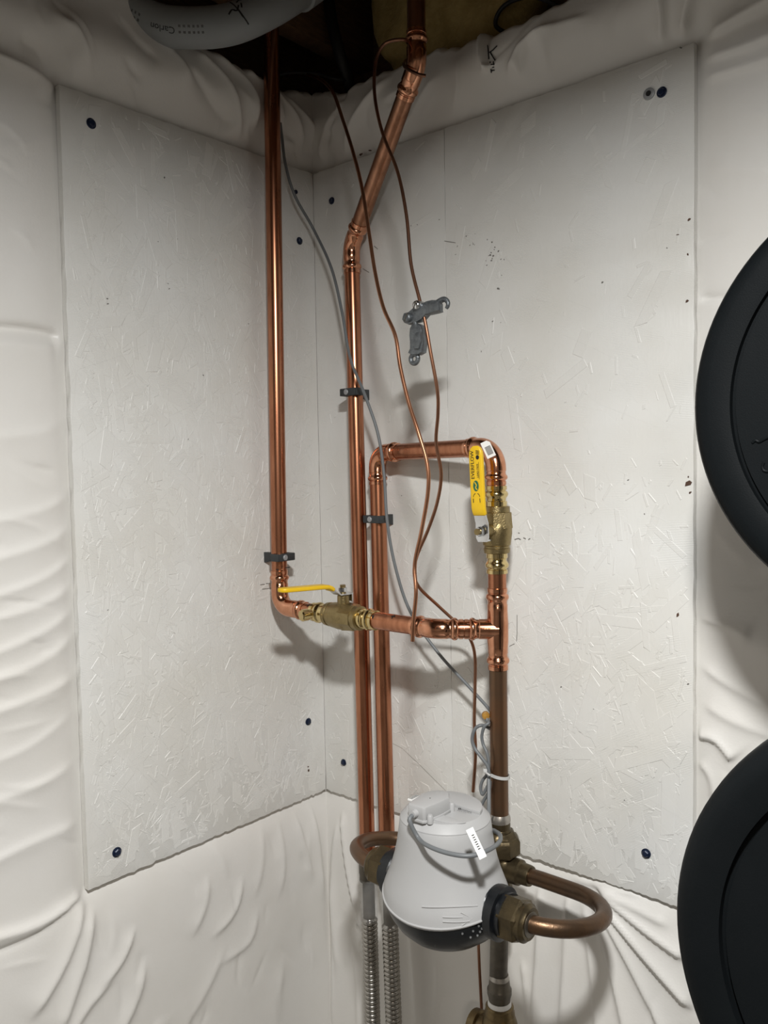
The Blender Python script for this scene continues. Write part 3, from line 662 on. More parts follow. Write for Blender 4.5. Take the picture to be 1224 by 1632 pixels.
# ball valves
def ball_valve(t, c, ax, stem, hdir, half, text, drain=False, hl=0.93, ho=1.0):
    """c centre, ax flow axis, stem stem axis, hdir handle direction in the plane across the stem"""
    c = np.array(c, float); ax = nrm(ax); stem = nrm(stem); sd = np.cross(ax, stem)
    bh = half*0.54
    body = turned(c-ax*bh, c+ax*bh, [(0, .0170), (0.015, .0200), (0.11, .0208), (0.12, .0196), (0.16, .0196), (0.18, .0214), (0.30, .0225), (0.42, .0238), (0.55, .0238), (0.66, .0222), (0.70, .0196), (0.86, .0200), (0.87, .0208), (0.985, .0206), (1, .0180)], 36)
    B = part('body', body, M_BRASS, t)
    # hexagon flats at the cap end
    part('hex_collar', turned(c+ax*bh*0.02, c+ax*bh*0.76, [(0, .0215), (0.08, .0250), (0.45, .0240), (0.95, .0232), (1, .0205)], 8, 0.39), M_BRASS, B)
    boss = turned(c+stem*0.012, c+stem*0.037, [(0, .0145), (0.35, .0125), (0.42, .0105), (0.95, .0100), (1, .0088)], 24)
    part('stem_boss', boss, M_BRASS, t)
    for sg in (-1, 1):
        a = c+ax*sg*half; b = c+ax*sg*(bh-0.002)
        ln = np.linalg.norm(b-a)
        part('press_end', profile([a, b], socket(0, ln, wall_=0.0022, bead=0.0040), 30), M_BRASS_SH, t)
    # cast size marks on the body
    for k in range(3):
        for j in range(2):
            q = c + ax*(0.004*k-0.002) + sd*0
            pass
    # stem, nut and handle
    s0 = c+stem*0.036
    part('stem', turned(s0-stem*.003, s0+stem*0.018, [(0, .0052), (1, .0048)], 16), M_BRASS, t)
    part('handle_nut', turned(s0+stem*0.0065, s0+stem*0.0135, [(0, .0075), (0.85, .0075), (1, .0062)], 6), M_CHROME, t)
    h = nrm(hdir); e = np.cross(h, stem)
    # strip bent up then along
    pts = [(-0.014, 0.003), (0.012, 0.003), (0.034, 0.019), (0.136, 0.021)]
    def strip(ps, wid, th):
        V = []; Fc = []; n = len(ps)
        for i, (u, w) in enumerate(ps):
            wd_ = wid if np.isscalar(wid) else wid[i]
            if i == 0: d = np.array(ps[1])-np.array(ps[0])
            elif i == n-1: d = np.array(ps[-1])-np.array(ps[-2])
            else: d = nrm(np.array(ps[i])-np.array(ps[i-1]))+nrm(np.array(ps[i+1])-np.array(ps[i]))
            d = nrm(d); nn = np.array((-d[1], d[0]))
            p_ = s0+h*(u if u < 0.04 else 0.04+(u-0.04)*hl)+stem*w; up = h*nn[0]+stem*nn[1]
            V += [p_-e*wd_/2-up*th/2, p_+e*wd_/2-up*th/2, p_+e*wd_/2+up*th/2, p_-e*wd_/2+up*th/2]
        for i in range(n-1):
            for k in range(4): Fc.append((4*i+k, 4*i+(k+1) % 4, 4*i+4+(k+1) % 4, 4*i+4+k))
        Fc += [(3, 2, 1, 0), tuple(4*(n-1)+k for k in range(4))]
        return V, Fc
    hd = part('handle', strip([(-0.016, 0.003), (-0.010, 0.003), (0.012, 0.003), (0.032, 0.010*ho), (0.128, 0.012*ho)], [0.016, 0.022, 0.022, 0.020, 0.018], 0.0024), M_CHROME, t)
    part('stop_tab', box(s0-h*0.014-stem*0.004, 0.003, 0.016, 0.014, (h, e, stem), .0006), M_CHROME, hd)
    # yellow dipped grip, rounded at its end
    gp = [(0.0245, 0.0066), (0.030, 0.0090), (0.036, 0.0104), (0.050, 0.0108), (0.085, 0.0114), (0.118, 0.0120), (0.126, 0.0121), (0.132, 0.0122), (0.1355, 0.0122)]
    gp = [(u_, w_*ho) for u_, w_ in gp]
    gw = [0.0225, 0.0235, 0.024, 0.024, 0.024, 0.024, 0.0225, 0.017, 0.008]
    g = strip(gp, gw, 0.0068)
    bm = bmesh.new(); vs = [bm.verts.new(tuple(v)) for v in g[0]]
    for f_ in g[1]: bm.faces.new([vs[i] for i in f_])
    bmesh.ops.recalc_face_normals(bm, faces=bm.faces)
    long_e = [ed for ed in bm.edges if len(ed.link_faces) == 2 and ed.calc_face_angle(0) > 0.9]
    bmesh.ops.bevel(bm, geom=long_e, offset=0.0022, segments=3, affect='EDGES', profile=0.5)
    bm.verts.index_update()
    g = [np.array(v.co) for v in bm.verts], [tuple(v.index for v in f_.verts) for f_ in bm.faces]; bm.free()
    gr = part('grip', g, M_YELLOW, hd, 50, label='yellow vinyl grip')
    if text:
        base = s0 + stem*(0.0114+0.0034+0.0004)
        def put(u, w_, vf2, mm, name):
            # baseline runs along the handle
            part(name, flat(vf2, base+h*u+e*w_+stem*(0.0004+0.0185*(u-0.082)), nrm(h+stem*0.0185), -e), mm, gr)
        put(0.1005, -0.0046, lettering('EVERFLOW', 0.0084), M_INK, 'lettering')
        put(0.0915, 0.0042, lettering('LEAD FREE', 0.0044), M_INK, 'lettering')
        put(0.0915, 0.0064, ([(-.013, -.0003), (.013, -.0003), (.013, .0003), (-.013, .0003)], [(0, 1, 2, 3)]), M_INK, 'underline')
        put(0.1115, 0.0048, (oval(.0032, .0030), [tuple(range(24))]), M_INK, 'approval_mark')
        for k in range(3): put(0.1165+.0022*k, 0.0050, stroke2([(-.0006, -.003), (.0006, .003)], .0009), M_INK, 'approval_mark')
        put(0.069, -0.0002, (oval(.0080, .0050), [tuple(range(24))]), M_LOGO, 'emblem')
        sw = [(-.006, -.002), (-.003, .001), (.001, -.001), (.0055, .0022)]
        part('emblem_stroke', flat(stroke2(sw, .0016), base+h*0.069+stem*(.0006-.0185*.013), nrm(h+stem*.0185), -e), M_YELLOW, gr)
        for sg in (-1, 1):
            arc = [(-0.006*math.cos(a)+0.002, sg*0.0058*math.sin(a)) for a in np.linspace(0.3, 1.5, 8)]
            put(0.054, 0.0, stroke2([(-x_, y_) for x_, y_ in arc], .0008), M_INK, 'turn_arrow')
            put(0.047, sg*0.0060, stroke2([(-.003, 0), (.003, .0003)], .0012), M_INK, 'turn_caption')
    if drain:
        dv = nrm(np.array((-.25, -1, -.05))); q = c-ax*(half-0.012)
        part('drain_cap', turned(q+dv*.012, q+dv*0.036, [(0, .0085), (0.42, .0085), (0.44, .0105), (0.9, .0105), (1, .0085)], 20), M_BRASS_SH, t)
    return t
cv = np.array((float(R(545, 984, 0.151)[0]), yRun, zRun))
half2 = cv[0]-xv0
v2 = thing('ball_valve', 'brass ball valve on the level copper run, yellow lever lying flat', 'valve', cv)
he = Zp(446, 941, zRun+0.058); hdist = float(np.hypot(he[0]-cv[0], he[1]-cv[1]))
ball_valve(v2, cv, (1, 0, 0), (0.0, -0.03, 1), he-cv-np.array((0, 0, (he-cv)[2])), half2, False, True, (hdist-0.04)/0.0955, 1.8)

# level run with the 45 degree elbow and the tee
XR, YR = 0.4705, -0.085
zz = lambda y: float(R(795, y, 0.085)[2])
ck = np.array((float(R(692, 1001, 0.151)[0]), yRun, zRun)); tee = np.array((XR, YR, zz(1003)))
run = thing('copper_run', 'level copper pipe run from the flat lever valve to the tee', 'pipe', ck)
xv1 = cv[0]+half2
part('pipe', pipe((xv1-0.015, yRun, zRun), ck-np.array((0.02, 0, 0))), M_COPPER, run)
dd = nrm(tee-ck)
part('elbow', elbow(ck-np.array((0.045, 0, 0)), ck, ck+dd*0.042, 0.03, 0.034, 8), M_FIT, run)
part('pipe', pipe(ck+dd*0.02, tee-dd*0.03), M_COPPER, run)
tt = part('tee', profile([(XR, YR, zz(1067)), (XR, YR, zz(937))], sorted(socket(0, 0.036)+[(0.045, RP+.0022), (0.075, RP+.0022)]+[(zz(937)-zz(1067)-q_, r_) for q_, r_ in socket(0, 0.036)]), 32), M_FIT, run)
dl = np.linalg.norm(tee-ck)
part('tee_branch', profile([tee-dd*0.052, tee], sorted(socket(0, 0.032)+[(0.052, RP+.003)]), 30), M_FIT, tt)
for px, py, sg in ((606, 988, 1), (717, 993, 1)):
    pass
q = np.array((float(R(628, 990, .151)[0]), yRun, zRun)); part('marker_dash', join(dash(q, np.array((1., 0, 0)), np.array((0, -.5, .9)), RP, .0016, .01), dash(q, np.array((1., 0, 0)), np.array((0, -.5, .9)), RP, .008, .0018)), M_INK, run)
q = ck+dd*0.046; part('marker_dash', join(dash(q, dd, np.array((-.2, -.3, .9)), RP, .0018, .010), dash(q, dd, np.array((-.2, -.3, .9)), RP, .009, .0018)), M_INK, run)
q = np.array((xv1+0.003, yRun, zRun)); part('marker_dash', dash(q, np.array((1., 0, 0)), np.array((0, -.7, .5)), RP, .004, .006), M_INK, run)

# upright valve with the lever standing up
c1 = np.array((XR, YR, (zz(914)+zz(774))/2)); half1 = (zz(774)-zz(914))/2
v1 = thing('ball_valve', 'brass ball valve on the upright pipe, printed yellow lever standing up', 'valve', (XR, YR, zz(914)))
ball_valve(v1, c1, (0, 0, 1), (0.0, -1, 0.0), (-0.03, 0, 1), half1, True)

# loop: short pipe, elbow, level pipe, elbow and long drop
P3 = R(601, 722, 0.030); P3b = R(617, 1345, 0.060); E1 = np.array((XR, YR, zz(712)))
lp_ = thing('copper_loop', 'copper loop rising from the upright valve, crossing and dropping to the left', 'pipe', (XR, YR, zz(937)))
part('pipe', pipe((XR, YR, zz(945)), (XR, YR, zz(905))), M_COPPER, lp_)
part('pipe', pipe((XR, YR, zz(782)), (XR, YR, zz(760))), M_COPPER, lp_)
dh = nrm(P3-E1)
part('elbow', elbow((XR, YR, zz(773)), E1, E1+dh*0.060, 0.034, 0.030, 16), M_FIT, lp_)
part('pipe', pipe(E1+dh*0.045, P3-dh*0.045), M_COPPER, lp_)
dv = nrm(P3b-P3)
part('elbow', elbow(P3-dh*0.062, P3, P3+dv*0.058, 0.026, 0.030, 14), M_FIT, lp_)
part('pipe', pipe(P3+dv*0.045, P3b+dv*0.03, seg=36), M_COPPER, lp_)
tgc = R(778, 716, 0.110); ww = toCam(tgc); uu = nrm(CR*.90+CU*.42); uu = nrm(uu-ww*(uu@ww)); vv = np.cross(ww, uu)
tg = part('sticker', prism([(-.007, -.013), (.007, -.013), (.007, .009), (.003, .013), (-.007, .013)], tgc, uu, vv, ww, .0005), M_WHITE, lp_, label='white barcode sticker')
part('barcode', join(*[flat(([(-.004, -.0005), (.005, -.0005), (.005, .0005), (-.004, .0005)], [(0, 1, 2, 3)]), tgc+vv*(.0017*k-.008)+ww*.0005, uu, vv) for k in range(8)]), M_INK, tg, kind='stuff')

# pipe rising to the ceiling with two 45 degree fittings
A2 = R(560, 392, 0.025); B2 = R(664, 104, 0.115); T2 = np.array((B2[0]+0.006, B2[1]-0.002, 2.60)); D2 = R(585, 1330, 0.060)
cp = thing('copper_riser', 'copper riser in the corner that bends diagonally up to the ceiling', 'pipe', D2)
du = nrm(A2-D2); dg = nrm(B2-A2); dt = nrm(T2-B2)
part('pipe', pipe(D2-du*0.04, A2-du*0.02, seg=36), M_COPPER, cp)
part('elbow', elbow(A2-du*0.052, A2, A2+dg*0.050, 0.03, 0.034, 8), M_FIT, cp)
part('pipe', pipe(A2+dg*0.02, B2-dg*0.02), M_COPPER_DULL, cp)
part('elbow', elbow(B2-dg*0.052, B2, B2+dt*0.052, 0.03, 0.034, 8), M_FIT, cp)
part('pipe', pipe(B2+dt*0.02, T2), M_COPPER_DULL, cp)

# plastic stand-off clips
def clip(p, wall, n, label):
    """p pipe axis point, n wall normal towards the room, wall = distance from pipe axis to wall"""
    n = np.array(n, float); e = np.cross((0, 0, 1), n); e = nrm(e); up = np.array((0, 0, 1.))
    t = thing('pipe_clip', label, 'clip', p, 'stand-off pipe clips')
    hgt = 0.0135
    fr = box(p+n*(RP+0.003), 0.037, 0.006, hgt, (e, n, up), .001)
    part('strap', fr, M_CLIP, t)
    for sg in (-1, 1):
        part('arm', box(p+e*sg*(RP+0.004)+n*(RP*.5+.002), 0.006, RP+.006, hgt, (e, n, up), .001), M_CLIP, t)
    # wedge standing off the wall
    ol = [(-wall-0.0005, hgt/2), (-RP+0.004, hgt/2), (-RP+0.004, -hgt/2), (-wall-0.0005, -0.013)]
    part('bracket', prism(ol, p, n, up, e, 0.009, .001), M_CLIP, t)
    q = p+n*(RP+0.006)-e*0.004
    s_ = part('bolt', turned(q-n*.001, q+n*.002, [(0, .0052), (.7, .0052), (1, .004)], 18), M_SCREWGREY, t)
    return t
def on_line(a, b, z): a = np.array(a); b = np.array(b); return a+(b-a)*((z-a[2])/(b[2]-a[2]))
q = on_line(top, corner, float(L(443, 889, .05)[2])); clip(q, q[0], (1, 0, 0), 'dark plastic stand-off clip low on the left riser')
q = on_line(D2, A2, float(R(566, 622, .065)[2])); clip(q, -q[1], (0, -1, 0), 'dark plastic stand-off clip on the corner riser')
q = on_line(P3, P3b, float(R(604, 829, .065)[2])); clip(q, -q[1], (0, -1, 0), 'dark plastic stand-off clip on the dropping loop pipe')

# ------------------------------------------------------------------ corrugated hoses under the two drops
def hose(a, d, px_bot, label):
    """a lower end of copper pipe"""
    b = px_bot; t = thing('corrugated_hose', label, 'hose', b, 'corrugated steel hoses'); d = nrm(b-a)
    z0 = np.array((b[0], b[1], 0.0))
    part('end_cap', turned(a+d*0.010, a+d*0.046, [(0, .0150), (0.06, .0168), (0.55, .0168), (0.6, .0160), (0.95, .0160), (1, .0145)], 26), M_DARKPIPE, t)
    part('sleeve', sweep([a+d*0.040, a+d*0.075, a+d*0.079, a+d*0.12], [.0172, .0172, .0158, .0158], 26, False), M_SLEEVE, t)
    part('core', sweep([a+d*0.044, a+d*0.130], .0112, 20), M_DARKPIPE, t)
    path = [a+d*0.112, b, z0]; path = bend(path, 0.3, 10); tot = arclen(path)[-1]
    pitch = 0.0082; pf = [(0, .0105)]
    k = 0
    while 0.003+k*pitch+pitch < tot:
        s = 0.003+k*pitch
        pf += [(s, .0118), (s+pitch*.14, .0140), (s+pitch*.3, .0149), (s+pitch*.55, .0149), (s+pitch*.71, .0140), (s+pitch*.85, .0118)]; k += 1
    part('corrugation', profile(path, pf, 24), M_STEEL, t, 60)
    return t
hose(D2-du*0.04, None, R(594, 1640, 0.066), 'corrugated steel hose under the corner riser, left of the pair')
hose(P3b+dv*0.03, None, R(628, 1640, 0.068), 'corrugated steel hose under the loop drop, nearest the water meter')

# ------------------------------------------------------------------ old supply pipe, meter yoke
op = thing('supply_riser', 'old brown tarnished copper pipe between the tee and the meter yoke', 'pipe', (XR, YR, zz(1300)))
part('pipe', pipe((XR, YR, zz(1320)), (XR, YR, zz(1060)), .0139, 32), M_OLD, op)
part('solder_ring', profile([(XR, YR, zz(1309)), (XR, YR, zz(1296))], [(0, .0165), (.003, .0172), (.008, .0168), (.0135, .0144)], 28), M_SOLDER, op)

zu = 0.985
yk = thing('meter_yoke', 'tarnished bronze yoke with bent copper arms carrying the water meter', 'pipe fitting', (XR, YR, zz(1560)))
part('collar', turned((XR, YR, zz(1338)), (XR, YR, zz(1306)), [(0, .021), (0.15, .021), (0.2, .0185), (0.55, .0178), (0.6, .0166), (1, .0166)], 30), M_BRONZE, yk)
part('union_nut', turned((XR, YR, zz(1358)), (XR, YR, zz(1322)), [(0, .030), (0.08, .0325), (0.6, .0325), (0.75, .029), (0.78, .026), (0.95, .0235), (1, .021)], 8, 0.3), M_BRONZE, yk)
ze = float(R(815, 1382, 0.085)[2])
part('outlet_elbow', profile(bend([(XR, YR, zz(1352)), (XR, YR, ze-0.004), (XR+0.056, YR, ze-0.004)], 0.022, 10), [(0, .021), (.02, .0205), (.055, .0195), (.058, .0165), (.07, .016), (.074, .0150), (.12, .0150)], 28), M_BRONZE, yk)
# outlet arm: a wide U from the wall side round to the meter
MX, MY, MZ = 0.480, -0.240, 0.991
nutR = np.array((0.596, MY, MZ)); nutL = np.array((0.363, MY, MZ))
ua = [(XR+0.045, YR, ze-0.004), (XR+0.075, YR, ze-0.003)]
cu_ = np.array(((0.60), (YR+MY)/2, (ze-0.003+MZ)/2)); rad = (YR-MY)/2
rear = np.array((0.60, YR, ze-0.003)); front = np.array((0.60, MY, MZ)); half_ = (rear-front)/2; cc = (rear+front)/2
arc = [cc+half_*math.cos(a)+np.array((1, 0, 0))*rad*math.sin(a)*0.98 for a in np.linspace(0, math.pi, 22)]
part('outlet_arm', sweep([np.array(q_) for q_ in ua]+arc+[np.array((0.575, MY, MZ))], .0117, 26), M_OLDU, yk)
# inlet arm on the left
zi = float(R(640, 1333, 0.085)[2])
ia = [nutL+np.array((.02, 0, 0)), nutL-np.array((.012, 0, 0)), (0.318, -0.236, MZ-.001), (0.277, -0.208, MZ-.006), (0.258, -0.165, 0.976), (0.262, -0.122, 0.966), (0.290, -0.093, zi+.002), (0.335, -0.085, zi), (0.40, -0.085, zi-.001)]
part('inlet_arm', sweep(spline(ia, 6), .0117, 26), M_OLD, yk)
part('inlet_socket', turned((0.335, YR, zi), (0.40, YR, zi), [(0, .0145), (0.05, .0158), (1, .0158)], 26), M_BRONZE, yk)
part('inlet_elbow', profile(bend([(0.385, YR, zi), (XR, YR, zi), (XR, YR, zz(1470))], 0.026, 10), [(0, .0165), (.05, .0195), (.1, .0195), (.2, .0165)], 28), M_BRONZE, yk)
part('tie_bar', box((XR+0.012, YR-0.004, (ze+zi)/2-0.014), 0.016, 0.010, 0.06, None, .002), M_BRONZE, yk)
for nm, nc, sg in (('union_nut', nutR, 1), ('union_nut', nutL, -1)):
    X_ = np.array((1., 0, 0))*sg
    part(nm, join(turned(nc-X_*.016, nc+X_*.013, [(0, .0285), (0.08, .0310), (0.86, .0310), (1, .0270)], 6, 0.12), turned(nc+X_*.010, nc+X_*.023, [(0, .0255), (0.6, .0255), (0.75, .023), (1, .021)], 30)), M_BRONZE, yk)
    part('nut_mouth', turned(nc+X_*.019, nc+X_*.0238, [(0, .0165), (1, .0165)], 26), M_DARKPIPE, yk)

# lower supply
lo = thing('supply_pipe', 'blackened supply pipe dropping behind the meter to the brass stop valve', 'pipe', (XR-0.005, YR, 0.0))
x0 = XR-0.004
part('pipe', pipe((XR-.002, YR, zz(1470)), (x0-.002, YR, zz(1568)), .0143, 28), M_DARKPIPE, lo)
part('solder_ring', profile([(x0, YR, zz(1561)), (x0, YR, zz(1552))], [(0, .0150), (.003, .0163), (.0095, .0144)], 28), M_SOLDER, lo)
part('coupling', turned((x0, YR, zz(1596)), (x0, YR, zz(1558)), [(0, .0170), (0.2, .0175), (0.35, .0195), (0.55, .0195), (0.62, .0172), (1, .0158)], 28), M_DARKPIPE, lo)
part('thread_tape', turned((x0, YR, zz(1604)), (x0, YR, zz(1593)), [(0, .0188), (0.5, .0190), (1, .0178)], 28), M_TAPE, lo, label='white thread tape')
sv = thing('stop_valve', 'brass stop valve at the bottom under the meter', 'valve', (x0, YR, zz(1680)))
part('collar', turned((x0, YR, zz(1622)), (x0, YR, zz(1600)), [(0, .0235), (0.3, .0240), (0.5, .0240), (0.6, .0225), (0.9, .0225), (1, .020)], 30), M_BRASS_OLD, sv)
part('body', turned((x0, YR, zz(1700)), (x0, YR, zz(1616)), [(0, .024), (0.3, .030), (0.6, .031), (0.85, .028), (1, .024)], 30), M_BRASS_OLD, sv)
part('side_port', turned((x0-0.01, YR, zz(1650)), (x0-0.052, YR, zz(1650)-0.004), [(0, .024), (0.6, .022), (0.65, .026), (0.95, .026), (1, .022)], 28), M_BRASS_OLD, sv)
sp_ = part('stem_port', turned((x0+0.008, YR-0.008, zz(1648)), (x0+0.050, YR-0.030, zz(1648)), [(0, .022), (0.6, .0205), (0.66, .0225), (0.96, .0225), (1, .019)], 28), M_BRASS_OLD, sv)
part('gland_nut', turned((x0+0.048, YR-0.029, zz(1648)), (x0+0.066, YR-0.038, zz(1648)), [(0, .017), (0.9, .017), (1, .014)], 6), M_DARKPIPE, sp_)
part('pipe', pipe((x0, YR, zz(1700)+.005), (x0, YR, -0.002), .0143, 24), M_DARKPIPE, lo)
gw = [R(762, 1488, 0.03), R(764, 1540, 0.03), R(767, 1600, 0.03), R(768, 1660, 0.03)]; gw.append(np.array((gw[-1][0], gw[-1][1], 0.0)))
tag(part('ground_wire', sweep(spline(gw, 6), .0026, 10), M_WIRE_DK), 'dark copper wire running down the wall below the meter', 'wire')

# ------------------------------------------------------------------ water meter
wm = thing('water_meter', 'grey and black water meter with cable module on its lid', 'water meter', (MX, MY, MZ-0.072))
def rings(rs, n=56, cx=MX, cy=MY, cap0=True, cap1=True, front=None):
    V = []; Fc = []
    for j, (z, rx, ry) in enumerate(rs):
        for k in range(n):
            q = 2*math.pi*k/n; V.append((cx+rx*math.cos(q), cy+ry*math.sin(q), z))
    for j in range(len(rs)-1):
        for k in range(n): Fc.append((j*n+k, j*n+(k+1) % n, (j+1)*n+(k+1) % n, (j+1)*n+k))
    if cap0: Fc.append(tuple(range(n-1, -1, -1)))
    if cap1: Fc.append(tuple(range((len(rs)-1)*n, len(rs)*n)))
    return V, Fc
zt = MZ+0.121
sh = rings([(MZ-0.010, .0915, .0840), (MZ-0.009, .0930, .0855), (MZ+0.003, .0925, .0850), (MZ+0.013, .0895, .0825), (MZ+0.024, .0855, .0790), (MZ+0.038, .0800, .0745), (MZ+0.055, .0745, .0705), (MZ+0.072, .0705, .0678), (MZ+0.092, .0672, .0655), (MZ+0.108, .0650, .0640), (MZ+0.1095, .0640, .0630)], 72)
# the lower rim dips towards the front and lifts over the pipe ends
V = [list(p_) for p_ in sh[0]]
for p_ in V:
    if p_[2] < MZ+0.03:
        ca = (p_[0]-MX)/.093; k = max(0, 1-(p_[2]-(MZ-.010))/0.04)
        p_[2] += k*(0.012*abs(ca)**3 - 0.004*(1-abs(ca)))
shroud = part('shroud', (V, sh[1]), M_METER, wm, 40)
rimv = []
for k in range(73):
    q_ = 2*math.pi*k/72; ca = math.cos(q_); rimv.append(np.array((MX+.0932*ca, MY+.0857*math.sin(q_), MZ-.0062+0.9*(0.012*abs(ca)**3-0.004*(1-abs(ca))))))
part('shroud_lip', sweep(rimv, .0016, 8), M_METER, shroud)
# arrow panel on the front right of the shroud
def on_shroud(az, z, off=0.0006):
    rs = [(MZ-0.010, .0930, .0855), (MZ+0.003, .0925, .0850), (MZ+0.013, .0895, .0825), (MZ+0.024, .0855, .0790), (MZ+0.038, .0800, .0745), (MZ+0.055, .0745, .0705), (MZ+0.072, .0705, .0678), (MZ+0.092, .0672, .0655)]
    zz_ = [a for a, b, c in rs]; rx = np.interp(z, zz_, [b for a, b, c in rs])+off; ry = np.interp(z, zz_, [c for a, b, c in rs])+off
    return np.array((MX+rx*math.cos(az), MY+ry*math.sin(az), z))
aw = [on_shroud(a, MZ+0.004) for a in np.linspace(-1.02, -0.62, 6)]
aw2 = [on_shroud(a, MZ+0.0095) for a in np.linspace(-1.02, -0.72, 6)]
ah = [on_shroud(-0.74, MZ+0.015), on_shroud(-0.58, MZ+0.007), on_shroud(-0.74, MZ-0.001)]
part('flow_arrow', join(sweep(aw, .0009, 6), sweep(aw2, .0009, 6), sweep(ah, .0009, 6)), M_METER, shroud, label='moulded flow arrow')
part('panel_edge', sweep([on_shroud(a, MZ+0.018+0.004*math.sin((a+1.3)*3)) for a in np.linspace(-1.35, -0.45, 12)], .0010, 6), M_METER, shroud)
bowl = rings([(MZ-0.005, .0925, .0830), (MZ-0.016, .0905, .0815), (MZ-0.030, .0840, .0765), (MZ-0.044, .0720, .0680), (MZ-0.056, .0560, .0550), (MZ-0.065, .0380, .0385), (MZ-0.071, .0180, .0185), (MZ-0.072, .004, .004)], 56)
bw_ = part('bowl', bowl, M_METER_BLK, wm, 50, label='glossy black lower bowl')
for sg in (-1, 1):
    X_ = np.array((1., 0, 0))*sg; c = np.array((MX, MY, MZ))
    part('neck', turned(c+X_*0.045, c+X_*0.106, [(0, .046), (0.45, .040), (0.62, .034), (0.66, .0360), (0.86, .0360), (0.88, .030), (1, .030)], 36), M_METER_BLK, wm)
drops = []
for px, py in ((754, 1474), (763, 1476), (768, 1480), (754, 1484), (765, 1485), (737, 1488), (750, 1494), (774, 1482), (761, 1491)):
    d = ray(px, py); # first hit of the bowl, approximated by an ellipsoid
    o_ = (CAM-np.array((MX, MY, MZ-0.005)))/np.array((.0925, .083, .067)); dd_ = d/np.array((.0925, .083, .067))
    a = dd_@dd_; b = 2*o_@dd_; c = o_@o_-1; disc = b*b-4*a*c
    if disc > 0:
        p_ = CAM+d*((-b-math.sqrt(disc))/(2*a)); drops.append(batt(p_, .0016, .0016, .0016, 5))
if drops: part('water_drops', join(*[(v[::1], f) for v, f in [(lambda p_: box(p_, .0025, .0025, .0025, None, .0008))(np.mean(np.array(q_[0]), axis=0)) for q_ in drops]]), M_SLEEVE, bw_)
# lid
lid = rings([(MZ+0.1085, .0645, .0635), (MZ+0.1105, .0645, .0635), (MZ+0.1115, .0635, .0625), (zt-0.001, .0560, .0550), (zt, .0545, .0535), (zt, .0500, .0490)], 64)
ld_ = part('lid', lid, M_METER, wm, 30)
# raised half plate on the lid
hp_ = [(.0535*math.cos(a), .0525*math.sin(a)) for a in np.linspace(0.22, math.pi-0.22, 28)]
cs, sn = 1.0, 0.0
part('lid_plate', prism(hp_, (MX, MY, zt+0.002), (cs, sn, 0), (-sn, cs, 0), (0, 0, 1), .006, .0012), M_METER, ld_)
part('lid_plate', prism([(x_*.8, y_*0.5) for x_, y_ in hp_], (MX+0.010, MY-0.016, zt+0.0006), (cs, sn, 0), (sn, -cs, 0), (0, 0, -1), .002, .0006), M_METER, ld_)
txc = Zp(742, 1292, zt+0.0025); tu = nrm(Zp(757, 1297, zt)-Zp(728, 1288, zt)); tv = np.cross((0, 0, 1), tu)
part('lettering', flat(join2(stroke2([(-.013, .001), (-.011, .003), (-.009, .001), (-.011, -.001), (-.013, .001)], .0012), *[stroke2([(-.007+.003*k, -.0012+.0006*(k % 2)), (-.0055+.003*k, .0012)], .0013) for k in range(6)], *[stroke2([(-.010+.0032*k, -.0062), (-.0085+.0032*k, -.0052)], .0008) for k in range(5)]), txc, tu, tv), M_INK, ld_)
# cable module lying on the lid
m0 = Zp(664, 1290, zt+0.016); m1 = Zp(706, 1268, zt+0.016)
mu = nrm(m1-m0); mv = np.cross((0, 0, 1), mu)
mc = (m0+m1)/2; mc[2] = zt+0.0115
ol = [(-.033, -.012), (-.030, -.0150), (.000, -.0190), (.020, -.0190), (.033, -.009), (.036, .000), (.033, .009), (.020, .019), (.000, .019), (-.030, .0150), (-.033, .012)]
mod = part('cable_module', prism(ol, mc, mu, mv, (0, 0, 1), .021, .0024), M_METER, wm, 30)
part('module_base', prism([(x_*1.05, y_*1.06) for x_, y_ in ol], mc-np.array((0, 0, .0095)), mu, mv, (0, 0, 1), .004, .0008), M_METER, mod)
for a_, b_ in ((-.026, -.0195), (.026, .0185), (.026, -.0185)):
    q = mc+mu*a_+mv*b_
    part('screw_ear', turned(q-np.array((0, 0, .0115)), q+np.array((0, 0, .0005)), [(0, .0042), (.85, .0042), (1, .003)], 14), M_METER, mod)
part('cable_boot', turned(mc-mu*.030, mc-mu*.040, [(0, .0062), (1, .0045)], 16), M_METER, mod)
part('centre_dimple', turned(mc+np.array((0, 0, .0100)), mc+np.array((0, 0, .0108)), [(0, .0012), (1, .0009)], 10), M_INK, mod)
lab = Zp(660, 1272, zt+0.006)
part('lid_label', prism([(-.010, -.004), (.010, -.004), (.010, .004), (-.010, .004)], lab, mu, mv, (0, 0, 1), .003, .0004), M_WHITE, ld_)
part('lid_label_print', join(*[flat(([(-.0004, -.003), (.0004, -.003), (.0004, .003), (-.0004, .003)], [(0, 1, 2, 3)]), lab+np.array((0, 0, .0018))+mu*(.002*k-.008), mu, mv) for k in range(9)]), M_INK, ld_)

